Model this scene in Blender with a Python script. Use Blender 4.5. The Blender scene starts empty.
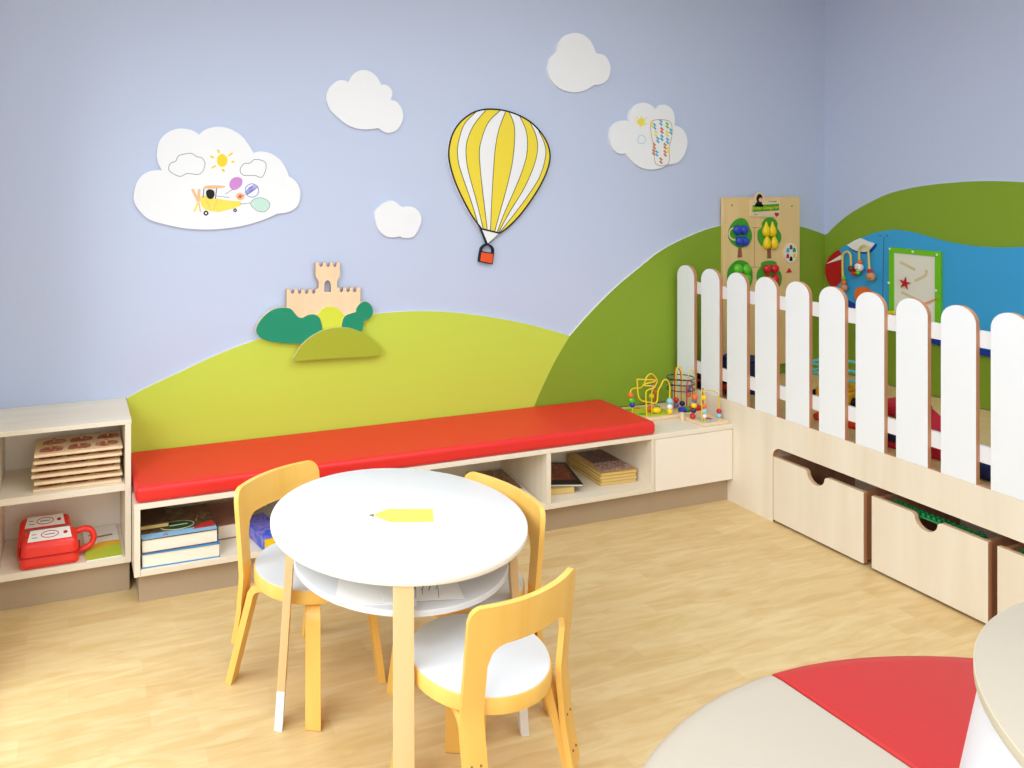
import bpy, bmesh, math, random
from mathutils import Vector, Matrix
from mathutils.geometry import tessellate_polygon
random.seed(7)
PI = math.pi
C = bpy.context.scene.collection
DATA = {
 'cloud1': [(0.2575,1.5096),(0.2693,1.5627),(0.2932,1.5954),(0.3291,1.6144),(0.3734,1.6177,1),(0.3549,1.6573),(0.3532,1.6986),(0.3654,1.7441),(0.3978,1.7777),(0.4427,1.7952),(0.488,1.7919),(0.5129,1.7823),(0.5296,1.77,1),(0.5589,1.7932),(0.601,1.8059),(0.6435,1.8033),(0.6863,1.7871),(0.7209,1.7621),(0.7469,1.7282),(0.7687,1.6941,1),(0.7994,1.7012),(0.8436,1.693),(0.8881,1.6647),(0.915,1.6257),(0.9285,1.5908,1),(0.9556,1.5733),(0.9783,1.5381),(0.9802,1.4943),(0.9647,1.455),(0.933,1.4336),(0.9016,1.4272),(0.8747,1.4259,1),(0.8171,1.4009),(0.7382,1.3784),(0.652,1.3658),(0.5589,1.362),(0.4674,1.37),(0.3856,1.3884),(0.3211,1.4104),(0.2852,1.4438),(0.2638,1.4769)],
 'cloud2': [(1.1052,1.9374),(1.1071,1.9685),(1.1239,2.0002),(1.1567,2.0264),(1.185,2.0311),(1.2106,2.0231,1),(1.2277,2.0534),(1.2564,2.0753),(1.29,2.0822),(1.3239,2.0728),(1.3531,2.0496),(1.3726,2.0167,1),(1.3971,2.0176),(1.4188,2.002),(1.4287,1.9795),(1.4198,1.9491,1),(1.4515,1.9391),(1.4763,1.9077),(1.4833,1.8712),(1.4713,1.8342),(1.4465,1.8062),(1.4119,1.7937),(1.3824,1.8005),(1.3579,1.8154,1),(1.3094,1.8082),(1.2516,1.8116),(1.204,1.8286),(1.1614,1.8589),(1.1239,1.8935)],
 'cloud3': [(2.2761,2.1519),(2.2907,2.1894),(2.3276,2.2228,1),(2.34,2.2657),(2.3771,2.3048),(2.4333,2.3219),(2.4901,2.3146),(2.5346,2.2819),(2.5665,2.2245,1),(2.6181,2.2164),(2.6479,2.18),(2.6544,2.1424),(2.6375,2.093),(2.5987,2.0666),(2.5563,2.0628,1),(2.4964,2.0306),(2.4271,2.0186),(2.3523,2.034),(2.303,2.069),(2.2785,2.11)],
 'cloud4': [(2.6505,1.7958),(2.6635,1.8448),(2.7027,1.8749),(2.7422,1.8823),(2.7726,1.8775,1),(2.7779,1.9236),(2.8152,1.9652),(2.8688,1.9789),(2.9162,1.9659),(2.9434,1.9445,1),(2.9707,1.9675),(3.0119,1.9709),(3.0533,1.9475),(3.07,1.9032),(3.0672,1.864,1),(3.1161,1.8481),(3.1484,1.8093),(3.154,1.7587),(3.1301,1.7022),(3.0881,1.6626),(3.0257,1.6534,1),(2.9707,1.632),(2.9094,1.6253),(2.842,1.6394),(2.7885,1.6721),(2.7514,1.7101,1),(2.7093,1.7097),(2.67,1.7365)],
 'cloud5': [(1.3396,1.4149),(1.3462,1.4329),(1.3677,1.4526),(1.3912,1.4687),(1.4227,1.4774),(1.4465,1.4699),(1.4664,1.4531),(1.4863,1.4455,1),(1.5103,1.4488),(1.5385,1.4429),(1.5628,1.4241),(1.5761,1.3998),(1.5761,1.3739),(1.5668,1.3518),(1.5547,1.3281),(1.5385,1.3082),(1.5103,1.2997),(1.4823,1.3023),(1.4664,1.31,1),(1.4425,1.3052),(1.407,1.3079),(1.3795,1.3232),(1.356,1.3492),(1.3443,1.3822)],
 'd_cl1': [(0.4018,1.6327),(0.4116,1.6493),(0.4304,1.6561),(0.4427,1.6786),(0.4715,1.6872),(0.4963,1.6899),(0.5212,1.675),(0.5421,1.671),(0.5547,1.6458),(0.5463,1.6163),(0.5254,1.5995),(0.4797,1.6037),(0.4509,1.5912),(0.4222,1.6012),(0.4035,1.6161)],
 'd_cl2': [(0.7079,1.6209),(0.7252,1.6466),(0.7513,1.6493),(0.7687,1.664),(0.795,1.6641),(0.8215,1.6513),(0.8215,1.6168),(0.8038,1.5866),(0.7731,1.5952),(0.7382,1.5952),(0.7166,1.5995)],
 'd_sun': [(0.629,1.6886),(0.6478,1.676),(0.652,1.6548),(0.6392,1.6352),(0.6222,1.6334),(0.6078,1.6486),(0.6095,1.6757)],
 'd_rays': [(0.6095,1.7079),(0.6163,1.6927),(0.6563,1.6803),(0.6743,1.6932),(0.6692,1.6574),(0.6829,1.6524),(0.6282,1.6233),(0.6392,1.6123),(0.601,1.6376),(0.5841,1.6265),(0.5774,1.6788),(0.5926,1.6713)],
 'd_fus': [(0.5354,1.4987),(0.5505,1.507),(0.6095,1.4937),(0.6606,1.4847),(0.7079,1.4799),(0.7036,1.4611),(0.652,1.4465),(0.6095,1.4387),(0.5589,1.4479),(0.5404,1.4692)],
 'd_wing': [(0.5505,1.5474),(0.5799,1.5523),(0.635,1.5503),(0.6392,1.5435),(0.601,1.5386),(0.5589,1.5389)],
 'd_head': [(0.5589,1.5237),(0.5715,1.5354),(0.5909,1.5302),(0.5959,1.5108),(0.5841,1.494),(0.5656,1.4984)],
 'd_prop': [(0.5004,1.5367),(0.5271,1.4837),(0.5296,1.5365),(0.5271,1.4837),(0.5087,1.4403),(0.5271,1.4837),(0.5354,1.4382)],
 'd_struts': [(0.5505,1.5406),(0.5463,1.4986),(0.6052,1.5403),(0.5993,1.4938),(0.5589,1.4943),(0.5774,1.4519),(0.6095,1.4937),(0.5926,1.4474)],
 'd_wheel1': [(0.5589,1.4412),(0.5673,1.4326),(0.5589,1.4244),(0.5505,1.4329)],
 'd_wheel2': [(0.6855,1.4495),(0.6915,1.4434),(0.6855,1.4375),(0.6795,1.4436)],
 'd_strings': [(0.601,1.5065),(0.6606,1.4992),(0.6435,1.5146),(0.6777,1.5356),(0.695,1.4971),(0.7469,1.518),(0.7079,1.4696),(0.7513,1.4751)],
 'd_b1': [(0.6606,1.5527),(0.6692,1.5782),(0.695,1.5884),(0.7166,1.5781),(0.714,1.5525),(0.695,1.5355),(0.6735,1.5331)],
 'd_b2': [(0.7313,1.5353),(0.7426,1.5524),(0.7644,1.5583),(0.7863,1.5436),(0.7889,1.5177),(0.7687,1.5007),(0.7426,1.5052)],
 'd_b3': [(0.7539,1.4708),(0.7731,1.492),(0.8038,1.496),(0.8347,1.4801),(0.8392,1.4567),(0.8171,1.4354),(0.7819,1.4403)],
 'd_b4': [(0.6907,1.5099),(0.7036,1.5192),(0.7209,1.514),(0.7261,1.4985),(0.7105,1.4867),(0.695,1.4928)],
 'e_sun': [(2.8286,1.8865),(2.8487,1.8979),(2.8688,1.8896),(2.8688,1.8654),(2.8487,1.8539),(2.8286,1.8645)],
 'e_rays': [(2.8179,1.906),(2.8312,1.8887),(2.8487,1.9089),(2.8487,1.8979),(2.8891,1.9044),(2.8688,1.8874),(2.8152,1.8752),(2.8286,1.8733),(2.8891,1.8658),(2.8688,1.8676),(2.842,1.8428),(2.846,1.8561)],
 'e_flower': [(2.8259,1.7821),(2.8393,1.8043),(2.8621,1.8047),(2.8796,1.7829),(2.8621,1.7639),(2.8353,1.7658)],
 'e_balloon': [(2.9094,1.8662),(2.9297,1.8866),(2.9775,1.8921),(3.0257,1.8865),(3.0492,1.8636),(3.0492,1.8021),(3.0326,1.7461),(3.0257,1.6567),(2.9434,1.6564),(2.9338,1.7449),(2.9162,1.8)],
 'e_spots': [(2.9189,1.8664),(2.9365,1.8557),(2.9434,1.8171),(2.9775,1.8766),(2.9844,1.8345),(2.9844,1.7955),(3.0188,1.863),(3.0188,1.8184),(3.0215,1.7794),(2.9338,1.7505),(2.9502,1.7118),(3.005,1.7513),(3.005,1.7123),(3.0257,1.7292),(2.9775,1.6732),(2.957,1.784),(3.0436,1.83),(2.9297,1.7172)],
 'bal_out': [(1.9487,1.9187),(2.0247,1.9134),(2.1088,1.8899),(2.187,1.8485),(2.2517,1.7814),(2.2807,1.7132),(2.2764,1.6508),(2.2445,1.5761),(2.187,1.4895),(2.1088,1.398),(2.0387,1.3381),(1.9942,1.3111,1),(1.894,1.3353,1),(1.8399,1.4027),(1.7862,1.4933),(1.7463,1.5771),(1.7198,1.6663),(1.7198,1.7317),(1.7397,1.7974),(1.7795,1.8519),(1.8399,1.8952),(1.894,1.9135)],
 'bal_c0': [(1.894,1.3353),(1.8399,1.4027),(1.7862,1.4933),(1.7463,1.5771),(1.7198,1.6663),(1.7198,1.7317),(1.7397,1.7974),(1.7795,1.8519),(1.8399,1.8952),(1.8628,1.9018)],
 'bal_c1': [(1.8804,1.3417),(1.8331,1.4808),(1.7862,1.6009),(1.7662,1.6725),(1.7662,1.7441),(1.7996,1.8403),(1.8628,1.9018)],
 'bal_c2': [(1.9036,1.3327),(1.8669,1.4684),(1.8331,1.5769),(1.813,1.6608),(1.813,1.7507),(1.8534,1.8415),(1.9213,1.9155)],
 'bal_c3': [(1.9254,1.3286),(1.9117,1.4317),(1.894,1.5647),(1.8832,1.6733),(1.8872,1.7457),(1.9281,1.8491),(1.9998,1.9152)],
 'bal_c4': [(1.9432,1.3245),(1.9515,1.4917),(1.9597,1.613),(1.9693,1.7224),(1.9901,1.82),(2.0289,1.9111)],
 'bal_c5': [(1.9666,1.3203),(1.997,1.4182),(2.0317,1.5276),(2.0638,1.6499),(2.0779,1.7603),(2.0751,1.8461),(2.0471,1.9067)],
 'bal_c6': [(1.9804,1.3163),(2.0247,1.4178),(2.0807,1.5273),(2.1301,1.6379),(2.1513,1.7243),(2.1442,1.8167),(2.106,1.8898)],
 'bal_c7': [(1.9873,1.3137),(2.0526,1.4174),(2.1301,1.527),(2.187,1.6381),(2.2099,1.7249),(2.2013,1.793),(2.1656,1.8604)],
 'bal_c8': [(1.9914,1.3124),(2.0666,1.3926),(2.1513,1.4899),(2.2229,1.5885),(2.2561,1.6881),(2.2517,1.7503),(2.2157,1.8181)],
 'bal_c9': [(1.9942,1.3111),(2.0387,1.3381),(2.1088,1.398),(2.187,1.4895),(2.2445,1.5761),(2.2764,1.6508),(2.2807,1.7132),(2.2517,1.7814),(2.2157,1.8181)],
 'bal_skirt': [(1.894,1.3353),(1.9942,1.3111),(1.9281,1.2583)],
 'bal_loop': [(1.8954,1.2243),(1.8967,1.2387),(1.9117,1.2527),(1.9309,1.257),(1.9487,1.2492),(1.9597,1.2343),(1.9611,1.216)],
 'bal_basket': [(1.8913,1.2244),(1.9625,1.2124),(1.9542,1.1617),(1.8845,1.1764)],
 'castle': [(0.9144,0.96,1),(0.9144,1.089,1),(0.9338,1.0881,1),(0.9346,1.0739),(0.9419,1.0673),(0.9492,1.0732),(0.95,1.0873,1),(0.9663,1.0865,1),(0.9671,1.0723),(0.9745,1.0657),(0.9818,1.0716),(0.9826,1.0857,1),(0.999,1.0849,1),(0.9998,1.0707),(1.0072,1.064),(1.0146,1.07),(1.0154,1.0841,1),(1.0319,1.0833,1),(1.0327,1.0691),(1.0401,1.0624),(1.0476,1.0683),(1.0484,1.0825,1),(1.0575,1.0837,1),(1.0633,1.0897,1),(1.0633,1.1175,1),(1.0492,1.1419,1),(1.0492,1.2029,1),(1.0666,1.2022,1),(1.0675,1.1879),(1.075,1.182),(1.0824,1.1873),(1.0833,1.2016,1),(1.1,1.201,1),(1.1008,1.1866),(1.1083,1.1807),(1.1159,1.186),(1.1167,1.2003,1),(1.1318,1.1998,1),(1.1326,1.1854),(1.1402,1.1795),(1.1478,1.1848),(1.1486,1.1991,1),(1.1647,1.1985,1),(1.1647,1.1369,1),(1.1512,1.1135,1),(1.1512,1.0855,1),(1.1638,1.0849,1),(1.1647,1.0697),(1.1723,1.0629),(1.1799,1.0689),(1.1808,1.0841,1),(1.196,1.0834,1),(1.1969,1.0681),(1.2046,1.0613),(1.2122,1.0673),(1.2131,1.0826,1),(1.2276,1.0819,1),(1.2285,1.0665),(1.2362,1.0597),(1.2439,1.0658),(1.2447,1.0811,1),(1.2645,1.0817,1),(1.2645,0.9428,1)],
 'castle_win': [(1.0908,1.0685,1),(1.0908,1.1003),(1.0966,1.1152),(1.1058,1.1211,1),(1.1159,1.1143),(1.1217,1.0989),(1.1217,1.067,1)],
 'bush_l': [(0.774,0.9168),(0.7842,0.9469),(0.8117,0.9799),(0.8513,1.0046),(0.8912,1.0101),(0.9273,1.0042),(0.9475,0.9835),(0.9637,0.9653),(0.9841,0.9594),(1.0086,0.9697),(1.0373,0.9719),(1.0621,0.957),(1.0745,0.9246),(1.0762,0.8929),(1.0662,0.8698),(1.0373,0.8521),(0.9963,0.8471),(0.9394,0.8473),(0.8752,0.8558),(0.8196,0.8698),(0.7881,0.8889)],
 'arch': [(1.0532,0.9566),(1.0639,0.9757),(1.0889,0.9981),(1.1181,1.002),(1.1517,0.9905),(1.1728,0.9693),(1.1829,0.9487),(1.1829,0.8927,1),(1.0532,0.9012,1)],
 'bush_r': [(1.1707,0.8906,1),(1.1707,0.9185),(1.1775,0.9437),(1.1918,0.9588),(1.2216,0.9675),(1.2387,0.9705,1),(1.2429,0.9903),(1.2601,1.0095),(1.2859,1.0161),(1.3118,0.9986),(1.3222,0.9697),(1.3118,0.9419),(1.2773,0.9263,1),(1.2747,0.9039),(1.2687,0.8801,1)],
 'mound': [(0.9361,0.7814),(0.9482,0.7984),(0.9765,0.8392),(1.0173,0.8716),(1.0707,0.8971),(1.1247,0.9077),(1.175,0.9061),(1.2258,0.8948),(1.2771,0.8697),(1.3202,0.8345),(1.3549,0.7997),(1.3619,0.7789),(1.3505,0.7676),(1.3029,0.7656),(1.1414,0.7693),(1.0173,0.7719),(0.9458,0.7729)],
 'hill1_top': [(0.2307,0.6661,1),(0.3242,0.7078),(0.4489,0.7564),(0.62,0.8224),(0.7926,0.8733),(0.9804,0.9187),(1.1702,0.9454),(1.337,0.9515),(1.4936,0.9541),(1.6758,0.9435),(1.8916,0.9115),(2.1157,0.8633),(2.2896,0.8145),(2.4066,0.7763,1),(2.3191,0.6558),(2.2369,0.5166),(2.1962,0.4352),(2.1616,0.3487,1)],
 'hill2_top': [(2.1616,0.3487,1),(2.1962,0.4352),(2.2369,0.5166),(2.3191,0.6558),(2.4066,0.7763,1),(2.5297,0.8862),(2.6846,1.0075),(2.8436,1.1107),(2.9738,1.1894),(3.1067,1.2433),(3.2424,1.2869),(3.3811,1.3171),(3.5587,1.3351),(3.7411,1.3314),(3.9669,1.2992),(4.0826,1.2711),(4.1649,1.2458,1)],
 'rhill_top': [(0.0225,1.2487,1),(0.0757,1.3029),(0.1573,1.3698),(0.262,1.433),(0.3865,1.4929),(0.5046,1.5267),(0.6166,1.5464),(0.7232,1.5587),(0.8245,1.5661),(0.9211,1.5679),(1.0348,1.5638)],
 'blue_top': [(0.1617,0.8758),(0.1281,0.908),(0.0732,0.963),(0.0425,1.0097),(0.0284,1.0588),(0.0425,1.1085),(0.1145,1.1707),(0.1617,1.2034),(0.247,1.2469),(0.3231,1.2801),(0.3968,1.2993),(0.4446,1.3037),(0.5145,1.2992),(0.5822,1.2869),(0.6693,1.2678),(0.7529,1.2559),(0.8334,1.2509),(0.9296,1.2529),(1.0429,1.2657)],
 'red_sec': [(0.1127,1.1695,1),(0.1313,1.1379,1),(0.1297,1.0895),(0.1297,1.0154),(0.1168,0.9804),(0.0882,0.9543,1),(0.0593,0.958),(0.0385,0.9892),(0.0275,1.0332),(0.0301,1.0789),(0.051,1.1188),(0.0841,1.152)],
 'red_sliver': [(0.0343,1.0809),(0.1289,1.1428),(0.1329,1.118)],
 'red_tri': [(0.1127,0.9635),(0.1289,0.9835),(0.1249,0.9592)],
 'white_sec': [(0.1626,1.1997,1),(0.2044,1.2273),(0.2431,1.2463,1),(0.2888,1.2319),(0.3277,1.2229,1),(0.2963,1.1824,1),(0.2737,1.1724),(0.2431,1.1704),(0.2044,1.1777)],
 'white_trim': [(0.161,1.1996,1),(0.2044,1.1777),(0.2431,1.1704),(0.2737,1.1724),(0.2948,1.1787,1),(0.3307,1.2231,1),(0.338,1.2181,1),(0.3299,1.1996),(0.3038,1.1709,1),(0.2737,1.1624),(0.2431,1.1624),(0.2044,1.169)],
 'wire1': [(0.1577,0.9685),(0.1569,1.0015),(0.1553,1.0933),(0.1561,1.1375),(0.1657,1.1568),(0.1855,1.1659),(0.2013,1.1528),(0.2052,1.1277),(0.2075,1.0734)],
 'wire2': [(0.2247,1.0485),(0.2479,1.0562),(0.2578,1.0826),(0.2555,1.1219),(0.2555,1.1831),(0.267,1.2021),(0.286,1.2095),(0.3049,1.1983),(0.3101,1.1525),(0.3146,1.0747),(0.3198,1.0469)],
 'beads': [(0.1617,1.0131),(0.1633,0.9913),(0.1633,0.9605),(0.2075,1.0734),(0.2594,1.1151),(0.254,1.0858),(0.2231,1.0497),(0.2479,1.0562),(0.3176,1.0715),(0.3235,1.0431)],
 'orange_c': [(0.2623,0.9308),(0.2098,0.9232)],
 'seam': [(0.3776,1.267),(0.3732,1.1155),(0.3703,0.9041)],
 'bscrews': [(0.3557,1.2675),(0.3935,1.2703)],
 'g_frame': [(0.4196,1.2151),(0.6873,1.2073),(0.6772,0.8604)],
 'g_screws': [(0.4253,1.2031),(0.5478,1.199),(0.6695,1.1951),(0.4204,1.0219),(0.6644,1.0139)],
 'g_grooves': [(0.4781,1.1378),(0.5566,1.1055),(0.6128,1.1119),(0.6063,1.0812),(0.5532,1.0478),(0.485,0.981),(0.6128,0.9356)],
 'g_star': [(0.5057,1.0302)],
 'g_stick': [(0.6095,0.9385),(0.6772,0.9783)],
 'g_yellow': [(0.4111,0.8613),(0.4557,0.8686)],
 't1': [(3.4175,1.2632),(3.4267,1.306),(3.4635,1.3447),(3.5097,1.3582),(3.5469,1.343),(3.5703,1.3027),(3.5863,1.2625),(3.575,1.2229),(3.5423,1.2021),(3.4958,1.1927),(3.4542,1.212),(3.4267,1.2379)],
 'k1': [(3.4912,1.1965),(3.5097,1.1959),(3.5162,1.1416),(3.4838,1.1391)],
 't2': [(3.6268,1.2505),(3.6315,1.2868),(3.658,1.3008),(3.6599,1.3262),(3.6837,1.3513),(3.7172,1.358),(3.7556,1.3463),(3.7729,1.3202),(3.7701,1.2982),(3.7942,1.2682),(3.801,1.2385),(3.7845,1.2095),(3.746,1.1923),(3.7076,1.1898),(3.6599,1.1986),(3.6362,1.2211)],
 'k2': [(3.7009,1.1929),(3.7219,1.1923),(3.7267,1.1269),(3.698,1.1279)],
 't3': [(3.4102,1.0415),(3.4221,1.084),(3.4635,1.1183),(3.5097,1.1252),(3.5563,1.1076),(3.5844,1.0703),(3.591,1.0265),(3.575,0.9764),(3.5563,0.9556),(3.4912,0.9516),(3.445,0.961),(3.4175,0.9982)],
 't4': [(3.6202,1.0325),(3.6315,1.0647),(3.6504,1.0822),(3.6552,1.1039),(3.6885,1.1136),(3.7363,1.1133),(3.7652,1.0998),(3.7729,1.0701),(3.7991,1.0395),(3.8039,1.0024),(3.7894,0.9663),(3.7652,0.9453),(3.698,0.9413),(3.641,0.9514),(3.6268,0.9958)],
 'plums': [(3.4734,1.2928),(3.5215,1.2916),(3.49,1.232),(3.527,1.2281)],
 'pears': [(3.6812,1.2937),(3.7261,1.2927),(3.6869,1.2243),(3.7395,1.2228)],
 'gapples': [(3.4771,1.076),(3.5363,1.0721),(3.4835,1.0254),(3.5345,1.0196)],
 'rapples': [(3.6879,1.0697),(3.7424,1.0689),(3.7472,1.0101),(3.6898,1.0127)],
 'wheel': [(3.8673,1.153)],
 'pointer': [(3.838,1.0416),(3.8771,1.0437),(3.8595,1.0666)],
 'sign': [(3.5703,1.4564),(3.7845,1.4489),(3.7797,1.3606),(3.5703,1.3658)],
 'bird': [(3.6362,1.4578)],
 'banner': [(3.5844,1.4272),(3.7778,1.4342),(3.7778,1.3974),(3.5844,1.3909)],
 'slines': [(3.6885,1.45),(3.7701,1.4454),(3.5891,1.3785),(3.6296,1.3764),(3.7604,1.3734)],
 'pgroove1': [(3.5891,1.3038),(3.6694,1.3005)],
 'pgroove2': [(3.606,1.3019),(3.606,1.0839)],
 'pgroove3': [(3.5563,1.0844),(3.6504,1.0807)],
 'parc1': [(3.4727,1.3049),(3.4359,1.2986),(3.4221,1.2703),(3.4405,1.2447),(3.4727,1.2366)],
 'pscrews': [(3.446,1.4297),(3.882,1.4181)],
 'pencil_body': [(0.8532,-1.2690),(0.8980,-1.2503),(1.0248,-1.2943),(0.9907,-1.3737),(0.8722,-1.3343),(0.8599,-1.3107),(0.8469,-1.2849)],
 'pencil_wood': [(0.8473,-1.2670),(0.8532,-1.2690),(0.8469,-1.2849),(0.8405,-1.2843)],
 'pencil_tip': [(0.8309,-1.2713),(0.8473,-1.2670),(0.8405,-1.2843)],
}


# ------------------------------------------------------------------ materials
def lin(c):
    return tuple((x/12.92 if x <= .04045 else ((x+.055)/1.055)**2.4) for x in (v/255 for v in c)) + (1,)
def newmat(name):
    m = bpy.data.materials.new(name); m.use_nodes = True
    return m, m.node_tree.nodes, m.node_tree.links, m.node_tree.nodes['Principled BSDF']
def flat(name, c, rough=.5, spec=.4, var=.03, metal=0, scale=6):
    """plain paint / plastic / fabric with a faint mottling"""
    m, n, l, b = newmat(name)
    b.inputs['Roughness'].default_value = rough
    b.inputs['Specular IOR Level'].default_value = spec
    b.inputs['Metallic'].default_value = metal
    base = lin(c)
    tc = n.new('ShaderNodeTexCoord'); nz = n.new('ShaderNodeTexNoise'); nz.inputs['Scale'].default_value = scale
    nz.inputs['Detail'].default_value = 3
    mx = n.new('ShaderNodeMix'); mx.data_type = 'RGBA'
    mx.inputs[6].default_value = tuple(v*(1-var) for v in base[:3])+(1,)
    mx.inputs[7].default_value = tuple(min(1, v*(1+var)) for v in base[:3])+(1,)
    l.new(tc.outputs['Object'], nz.inputs['Vector']); l.new(nz.outputs['Fac'], mx.inputs[0]); l.new(mx.outputs[2], b.inputs['Base Color'])
    return m
def wood(name, c1, c2, axis=0, scale=9, stretch=12, rough=.45, spec=.35):
    m, n, l, b = newmat(name)
    b.inputs['Roughness'].default_value = rough; b.inputs['Specular IOR Level'].default_value = spec
    tc = n.new('ShaderNodeTexCoord'); mp = n.new('ShaderNodeMapping')
    s = [scale]*3; s[axis] = scale/stretch
    mp.inputs['Scale'].default_value = s
    nz = n.new('ShaderNodeTexNoise'); nz.inputs['Scale'].default_value = 1.6; nz.inputs['Detail'].default_value = 5; nz.inputs['Distortion'].default_value = .6
    rp = n.new('ShaderNodeValToRGB'); rp.color_ramp.elements[0].position = .3; rp.color_ramp.elements[1].position = .72
    rp.color_ramp.elements[0].color = lin(c2); rp.color_ramp.elements[1].color = lin(c1)
    l.new(tc.outputs['Object'], mp.inputs['Vector']); l.new(mp.outputs['Vector'], nz.inputs['Vector'])
    l.new(nz.outputs['Fac'], rp.inputs['Fac']); l.new(rp.outputs['Color'], b.inputs['Base Color'])
    return m
def printed(name, cols, scale=14, rough=.35):
    """busy printed cover"""
    m, n, l, b = newmat(name); b.inputs['Roughness'].default_value = rough
    tc = n.new('ShaderNodeTexCoord'); nz = n.new('ShaderNodeTexNoise'); nz.inputs['Scale'].default_value = scale
    nz.inputs['Detail'].default_value = 4; nz.inputs['Distortion'].default_value = .8
    rp = n.new('ShaderNodeValToRGB'); e = rp.color_ramp.elements; k = len(cols)
    e[0].position = .28; e[0].color = lin(cols[0]); e[1].position = .72; e[1].color = lin(cols[-1])
    for i in range(1, k-1):
        q = e.new(.28+.44*i/(k-1)); q.color = lin(cols[i])
    l.new(tc.outputs['Object'], nz.inputs['Vector']); l.new(nz.outputs['Fac'], rp.inputs['Fac']); l.new(rp.outputs['Color'], b.inputs['Base Color'])
    return m
def floor_mat():
    m, n, l, b = newmat('floor_planks'); b.inputs['Roughness'].default_value = .38; b.inputs['Specular IOR Level'].default_value = .35
    tc = n.new('ShaderNodeTexCoord')
    br = n.new('ShaderNodeTexBrick'); br.offset = .37; br.offset_frequency = 2
    br.inputs['Scale'].default_value = 1; br.inputs['Brick Width'].default_value = .36; br.inputs['Row Height'].default_value = .068
    br.inputs['Mortar Size'].default_value = .0003; br.inputs['Mortar Smooth'].default_value = .3; br.inputs['Bias'].default_value = 0
    br.inputs['Color1'].default_value = lin((214, 186, 134)); br.inputs['Color2'].default_value = lin((222, 198, 148)); br.inputs['Mortar'].default_value = lin((210, 182, 130))
    mp = n.new('ShaderNodeMapping'); mp.inputs['Scale'].default_value = (4.5, 26, 4.5)
    nz = n.new('ShaderNodeTexNoise'); nz.inputs['Scale'].default_value = 1; nz.inputs['Detail'].default_value = 6; nz.inputs['Distortion'].default_value = 1.2
    rp = n.new('ShaderNodeValToRGB'); rp.color_ramp.elements[0].position = .34; rp.color_ramp.elements[1].position = .66
    rp.color_ramp.elements[0].color = lin((243, 234, 218)); rp.color_ramp.elements[1].color = (1, 1, 1, 1)
    mx = n.new('ShaderNodeMix'); mx.data_type = 'RGBA'; mx.blend_type = 'MULTIPLY'; mx.inputs[0].default_value = 1
    l.new(tc.outputs['Object'], br.inputs['Vector']); l.new(tc.outputs['Object'], mp.inputs['Vector']); l.new(mp.outputs['Vector'], nz.inputs['Vector'])
    l.new(nz.outputs['Fac'], rp.inputs['Fac']); l.new(br.outputs['Color'], mx.inputs[6]); l.new(rp.outputs['Color'], mx.inputs[7])
    l.new(mx.outputs[2], b.inputs['Base Color'])
    return m
M = {}
M['floor'] = floor_mat()
M['blue_wall'] = flat('blue_wall', (193, 204, 228), .85, .2, .01, scale=2)
M['white_wall'] = flat('white_wall', (238, 238, 236), .85, .2, .01)
M['maple'] = wood('maple', (236, 227, 209), (227, 214, 191), 2, 7, 14)
M['maple_x'] = wood('maple_x', (236, 227, 209), (227, 214, 191), 0, 7, 14)
M['maple_y'] = wood('maple_y', (235, 225, 206), (226, 212, 188), 1, 7, 14)
M['ply_edge'] = wood('ply_edge', (208, 154, 114), (190, 132, 96), 2, 10, 10)
M['cut_edge'] = wood('cut_edge', (226, 192, 154), (212, 174, 136), 1, 10, 10)
M['birch'] = wood('birch', (240, 194, 104), (232, 181, 86), 2, 8, 16, .38)
M['birch_pale'] = wood('birch_pale', (228, 196, 146), (219, 182, 128), 2, 8, 16, .4)
M['birch_x'] = wood('birch_x', (243, 204, 128), (235, 190, 108), 0, 8, 16, .38)
M['white'] = flat('white_laminate', (224, 225, 228), .4, .4, .005)
M['seat_white'] = flat('seat_white', (212, 214, 217), .45, .35, .006)
M['white_edge'] = flat('white_edge', (240, 232, 218), .5, .3, .01)
M['white_paint'] = flat('white_paint', (235, 239, 243), .5, .35, .006)
M['cream_front'] = flat('cream_front', (242, 233, 220), .5, .3, .008)
M['taupe'] = flat('taupe_plinth', (174, 154, 128), .5, .3, .03)
M['red_vinyl'] = flat('red_vinyl', (224, 44, 40), .42, .4, .02)
M['coral_vinyl'] = flat('coral_vinyl', (186, 44, 42), .42, .4, .02)
M['cream_vinyl'] = flat('cream_vinyl', (185, 175, 159), .45, .35, .01)
M['lime'] = flat('lime_paint', (196, 213, 78), .7, .25, .012, scale=2)
M['green'] = flat('green_paint', (133, 162, 45), .7, .25, .012, scale=2)
M['green_edge'] = flat('board_edge', (240, 232, 214), .6, .3, .01)
M['cloud'] = flat('cloud_white', (237, 239, 241), .6, .3, .006)
M['yellow'] = flat('balloon_yellow', (238, 216, 64), .5, .3, .01)
M['black'] = flat('black_line', (22, 22, 24), .5, .3, .01)
M['orange'] = flat('orange_paint', (232, 86, 40), .5, .3, .01)
M['teal_green'] = flat('bush_green', (30, 142, 106), .6, .3, .012)
M['olive'] = flat('mound_olive', (166, 176, 48), .6, .3, .012)
M['lime2'] = flat('arch_lime', (212, 222, 66), .6, .3, .012)
M['castle'] = wood('castle_birch', (240, 216, 178), (232, 204, 164), 2, 8, 10)
M['pine'] = wood('panel_beech', (240, 208, 148), (231, 195, 130), 2, 8, 12)
M['lake'] = flat('lake_blue', (58, 164, 220), .45, .4, .012, scale=2)
M['navy'] = flat('navy_blue', (26, 62, 160), .5, .3, .01)
M['dark_navy'] = flat('dark_navy_fabric', (44, 52, 96), .8, .2, .04)
M['red'] = flat('red_gloss', (204, 32, 36), .3, .5, .01)
M['dred'] = flat('deep_red', (190, 24, 32), .4, .4, .01)
M['fyellow'] = flat('yellow_gloss', (246, 210, 20), .3, .5, .01)
M['fblue'] = flat('blue_gloss', (34, 66, 180), .3, .5, .01)
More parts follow.
